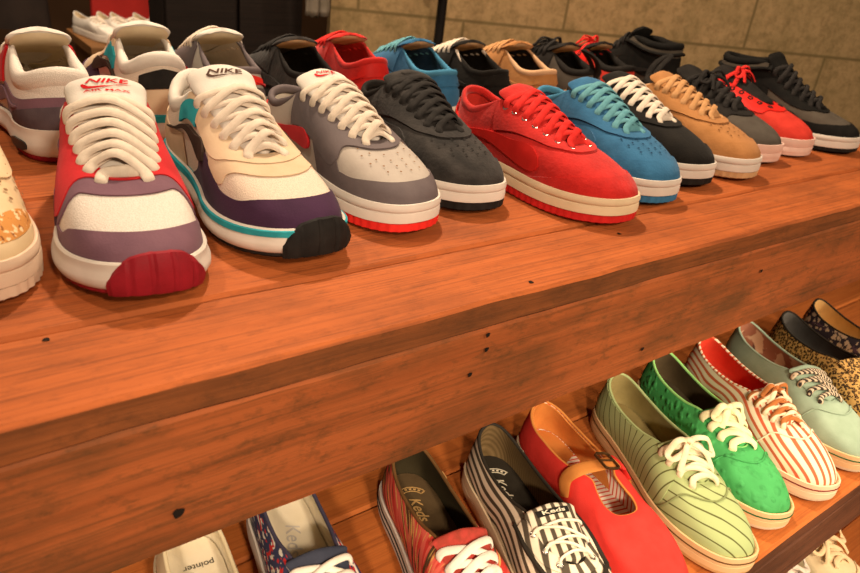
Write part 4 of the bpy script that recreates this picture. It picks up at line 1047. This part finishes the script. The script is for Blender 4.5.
# far display shelf with pale shoes and red shirts above it
t = empty('wall_shelf', (.84, 2.3, FLOOR)); tag(t, 'distant wooden shelf with pale shoes, seen behind the left sneakers', 'shelf')
b = MB(); b.box((-.02, .0, FLOOR * -1 - .21), (.50, .34, .03)); b.build('plank', wood_back, t, bevel=.002)
for sx in (-1, 1):
    b = MB(); b.box((-.02 + sx * .215, 0, (1 - .225) / 2), (.03, .30, 1 - .225)); b.build('side_panel', wood_back, t, bevel=.002)
GD = 'pale shoes on the distant shelf'
src = None
for i, x in enumerate((.650, .712, .774, .836, .898)):
    if i == 0:
        s = plimsoll('canvas_shoe', white_cloth, cream_lace, white_rubber, cream_rubber, foot_cream, foot_cream, None, ws=.66); o = s.root
        src = o
    else: o = copy_tree(src)
    place(o, (x, 2.16), (14, 11, 16, 12, 13)[i], -.1948, .252)
    tag(o, ('leftmost', 'second from left', 'third from left', 'fourth from left', 'rightmost')[i] + ' of the pale canvas shoes on the distant shelf at upper left', 'shoe', GD)
def shirt(name, x, y, z, m, w, h, lab, grp=None):
    t = empty(name, (x, y, z)); tag(t, lab, 'shirt', grp)
    b = MB(); rings = []
    for k, (zz, ww, dd_) in enumerate(((-h, .52, .05), (-h * .6, .5, .055), (-h * .25, .5, .06), (-h * .06, .46, .05), (-.0, .16, .03))):
        rings.append([(w * ww * math.cos(a) , dd_ * (math.sin(a) + .15 * math.sin(5 * a + k)), zz) for a in [2 * PI * j / 28 for j in range(28)]])
    b.loft(rings); b.build('body', m, t)
    for sx in (-1, 1):
        b = MB(); b.tube([(sx * w * .42, 0, -h * .08), (sx * w * .56, 0, -h * .22), (sx * w * .62, 0, -h * .42)], lambda u: .05 - .008 * u, 12); b.build('sleeve', m, t)
    b = MB(); b.tube([(-w * .36, 0, -.012), (0, 0, .025), (0, 0, .06), (.02, 0, .085), (.0, 0, .10)], .004, 8); b.build('hanger', steel, t)
b = MB(); b.tube([(-.25, 2.745, .313), (1.2, 2.745, .313)], .012, 12); tag(b.build('hanging_rail', mat('black_paint', (1, 1, 1))), 'black rail that the red shirts hang from at the far left', 'rail')
sr = mat('crimson_jersey', (.42, .025, .02), (.3, .018, .015), 10, .9); sd = mat('black_jersey', (.03, .02, .016), (.02, .014, .012), 10, .9)
shirt('hanging_shirt', .86, 2.74, .20, sr, .28, .46, 'red shirt hanging above the distant shelf of pale shoes')
shirt('hanging_shirt', .46, 2.74, .20, sd, .22, .44, 'black shirt hanging at the far left beside a red one')
shirt('hanging_shirt', .03, 2.74, .20, mat('brown_jersey', (.13, .05, .025), (.09, .035, .02), 10, .9), .26, .46, 'brown shirt hanging at the far left edge')

# ------------------------------------------------------------------ light and camera
def area(name, loc, target, power, size, col):
    l = bpy.data.lights.new(name, 'AREA'); l.energy = power; l.size = size; l.color = col; l.shape = 'DISK'
    o = bpy.data.objects.new(name, l); COL.objects.link(o); o.location = loc
    o.rotation_euler = (V(target) - V(loc)).to_track_quat('-Z', 'Y').to_euler(); return o
WARM = (1, .80, .58)
area('track_and_fill_light', (.75, .95, 1.45), (.7, .1, 0), 34, .10, WARM)
area('track_and_fill_light', (-.30, .80, 1.5), (.2, .2, 0), 12, .10, WARM)
area('track_and_fill_light', (.10, -1.40, 1.15), (.35, -.05, -.15), 27, .22, WARM)
area('track_and_fill_light', (1.45, -1.30, 1.15), (.95, -.05, -.15), 13, .22, WARM)
def spot(loc, target, power, deg):  # extra fill, added to brighten the shoes on the lower shelves
    l = bpy.data.lights.new('fill_spot', 'SPOT'); l.energy = power; l.spot_size = math.radians(deg); l.spot_blend = .5; l.shadow_soft_size = .06; l.color = WARM
    o = bpy.data.objects.new('fill_spot', l); COL.objects.link(o); o.location = loc
    o.rotation_euler = (V(target) - V(loc)).to_track_quat('-Z', 'Y').to_euler()
spot((-.55, -1.25, .72), (.32, -.12, -.30), 95, 32)
spot((.75, -1.5, .70), (.70, -.12, -.30), 42, 26)
spot((1.25, -1.4, .62), (1.02, -.14, -.36), 55, 32)
area('track_and_fill_light', (1.5, .2, 1.9), (1.6, .9, .1), 5, .2, WARM)
area('track_and_fill_light', (.45, 1.75, 1.1), (.62, 2.4, .0), 26, .2, WARM)  # added fill that lifts the distant shelf and the hanging shirts
wd = bpy.data.worlds.new('room_glow'); scene.world = wd; wd.use_nodes = True
wd.node_tree.nodes['Background'].inputs[0].default_value = (1, .74, .5, 1); wd.node_tree.nodes['Background'].inputs[1].default_value = .09
cam = bpy.data.cameras.new('camera'); co = bpy.data.objects.new('camera', cam); COL.objects.link(co); scene.camera = co
yaw, tilt, roll = .691, .467, .129
fw = V((math.sin(yaw) * math.cos(tilt), math.cos(yaw) * math.cos(tilt), -math.sin(tilt)))
r0 = V((math.cos(yaw), -math.sin(yaw), 0)); u0 = r0.cross(fw)
rr_ = r0 * math.cos(roll) + u0 * math.sin(roll); uu = u0 * math.cos(roll) - r0 * math.sin(roll)
M4 = Matrix((rr_, uu, -fw)).transposed().to_4x4(); M4.translation = (0, -.380, .277)
co.matrix_world = M4
cam.sensor_width = 36; cam.lens = 36 * 715.127 / 860; cam.clip_start = .02
cam.dof.use_dof = True; cam.dof.focus_distance = .72; cam.dof.aperture_fstop = 9
vs = scene.view_settings; vs.view_transform = 'Standard'; vs.look = 'None'; vs.gamma = 1; vs.exposure = 0
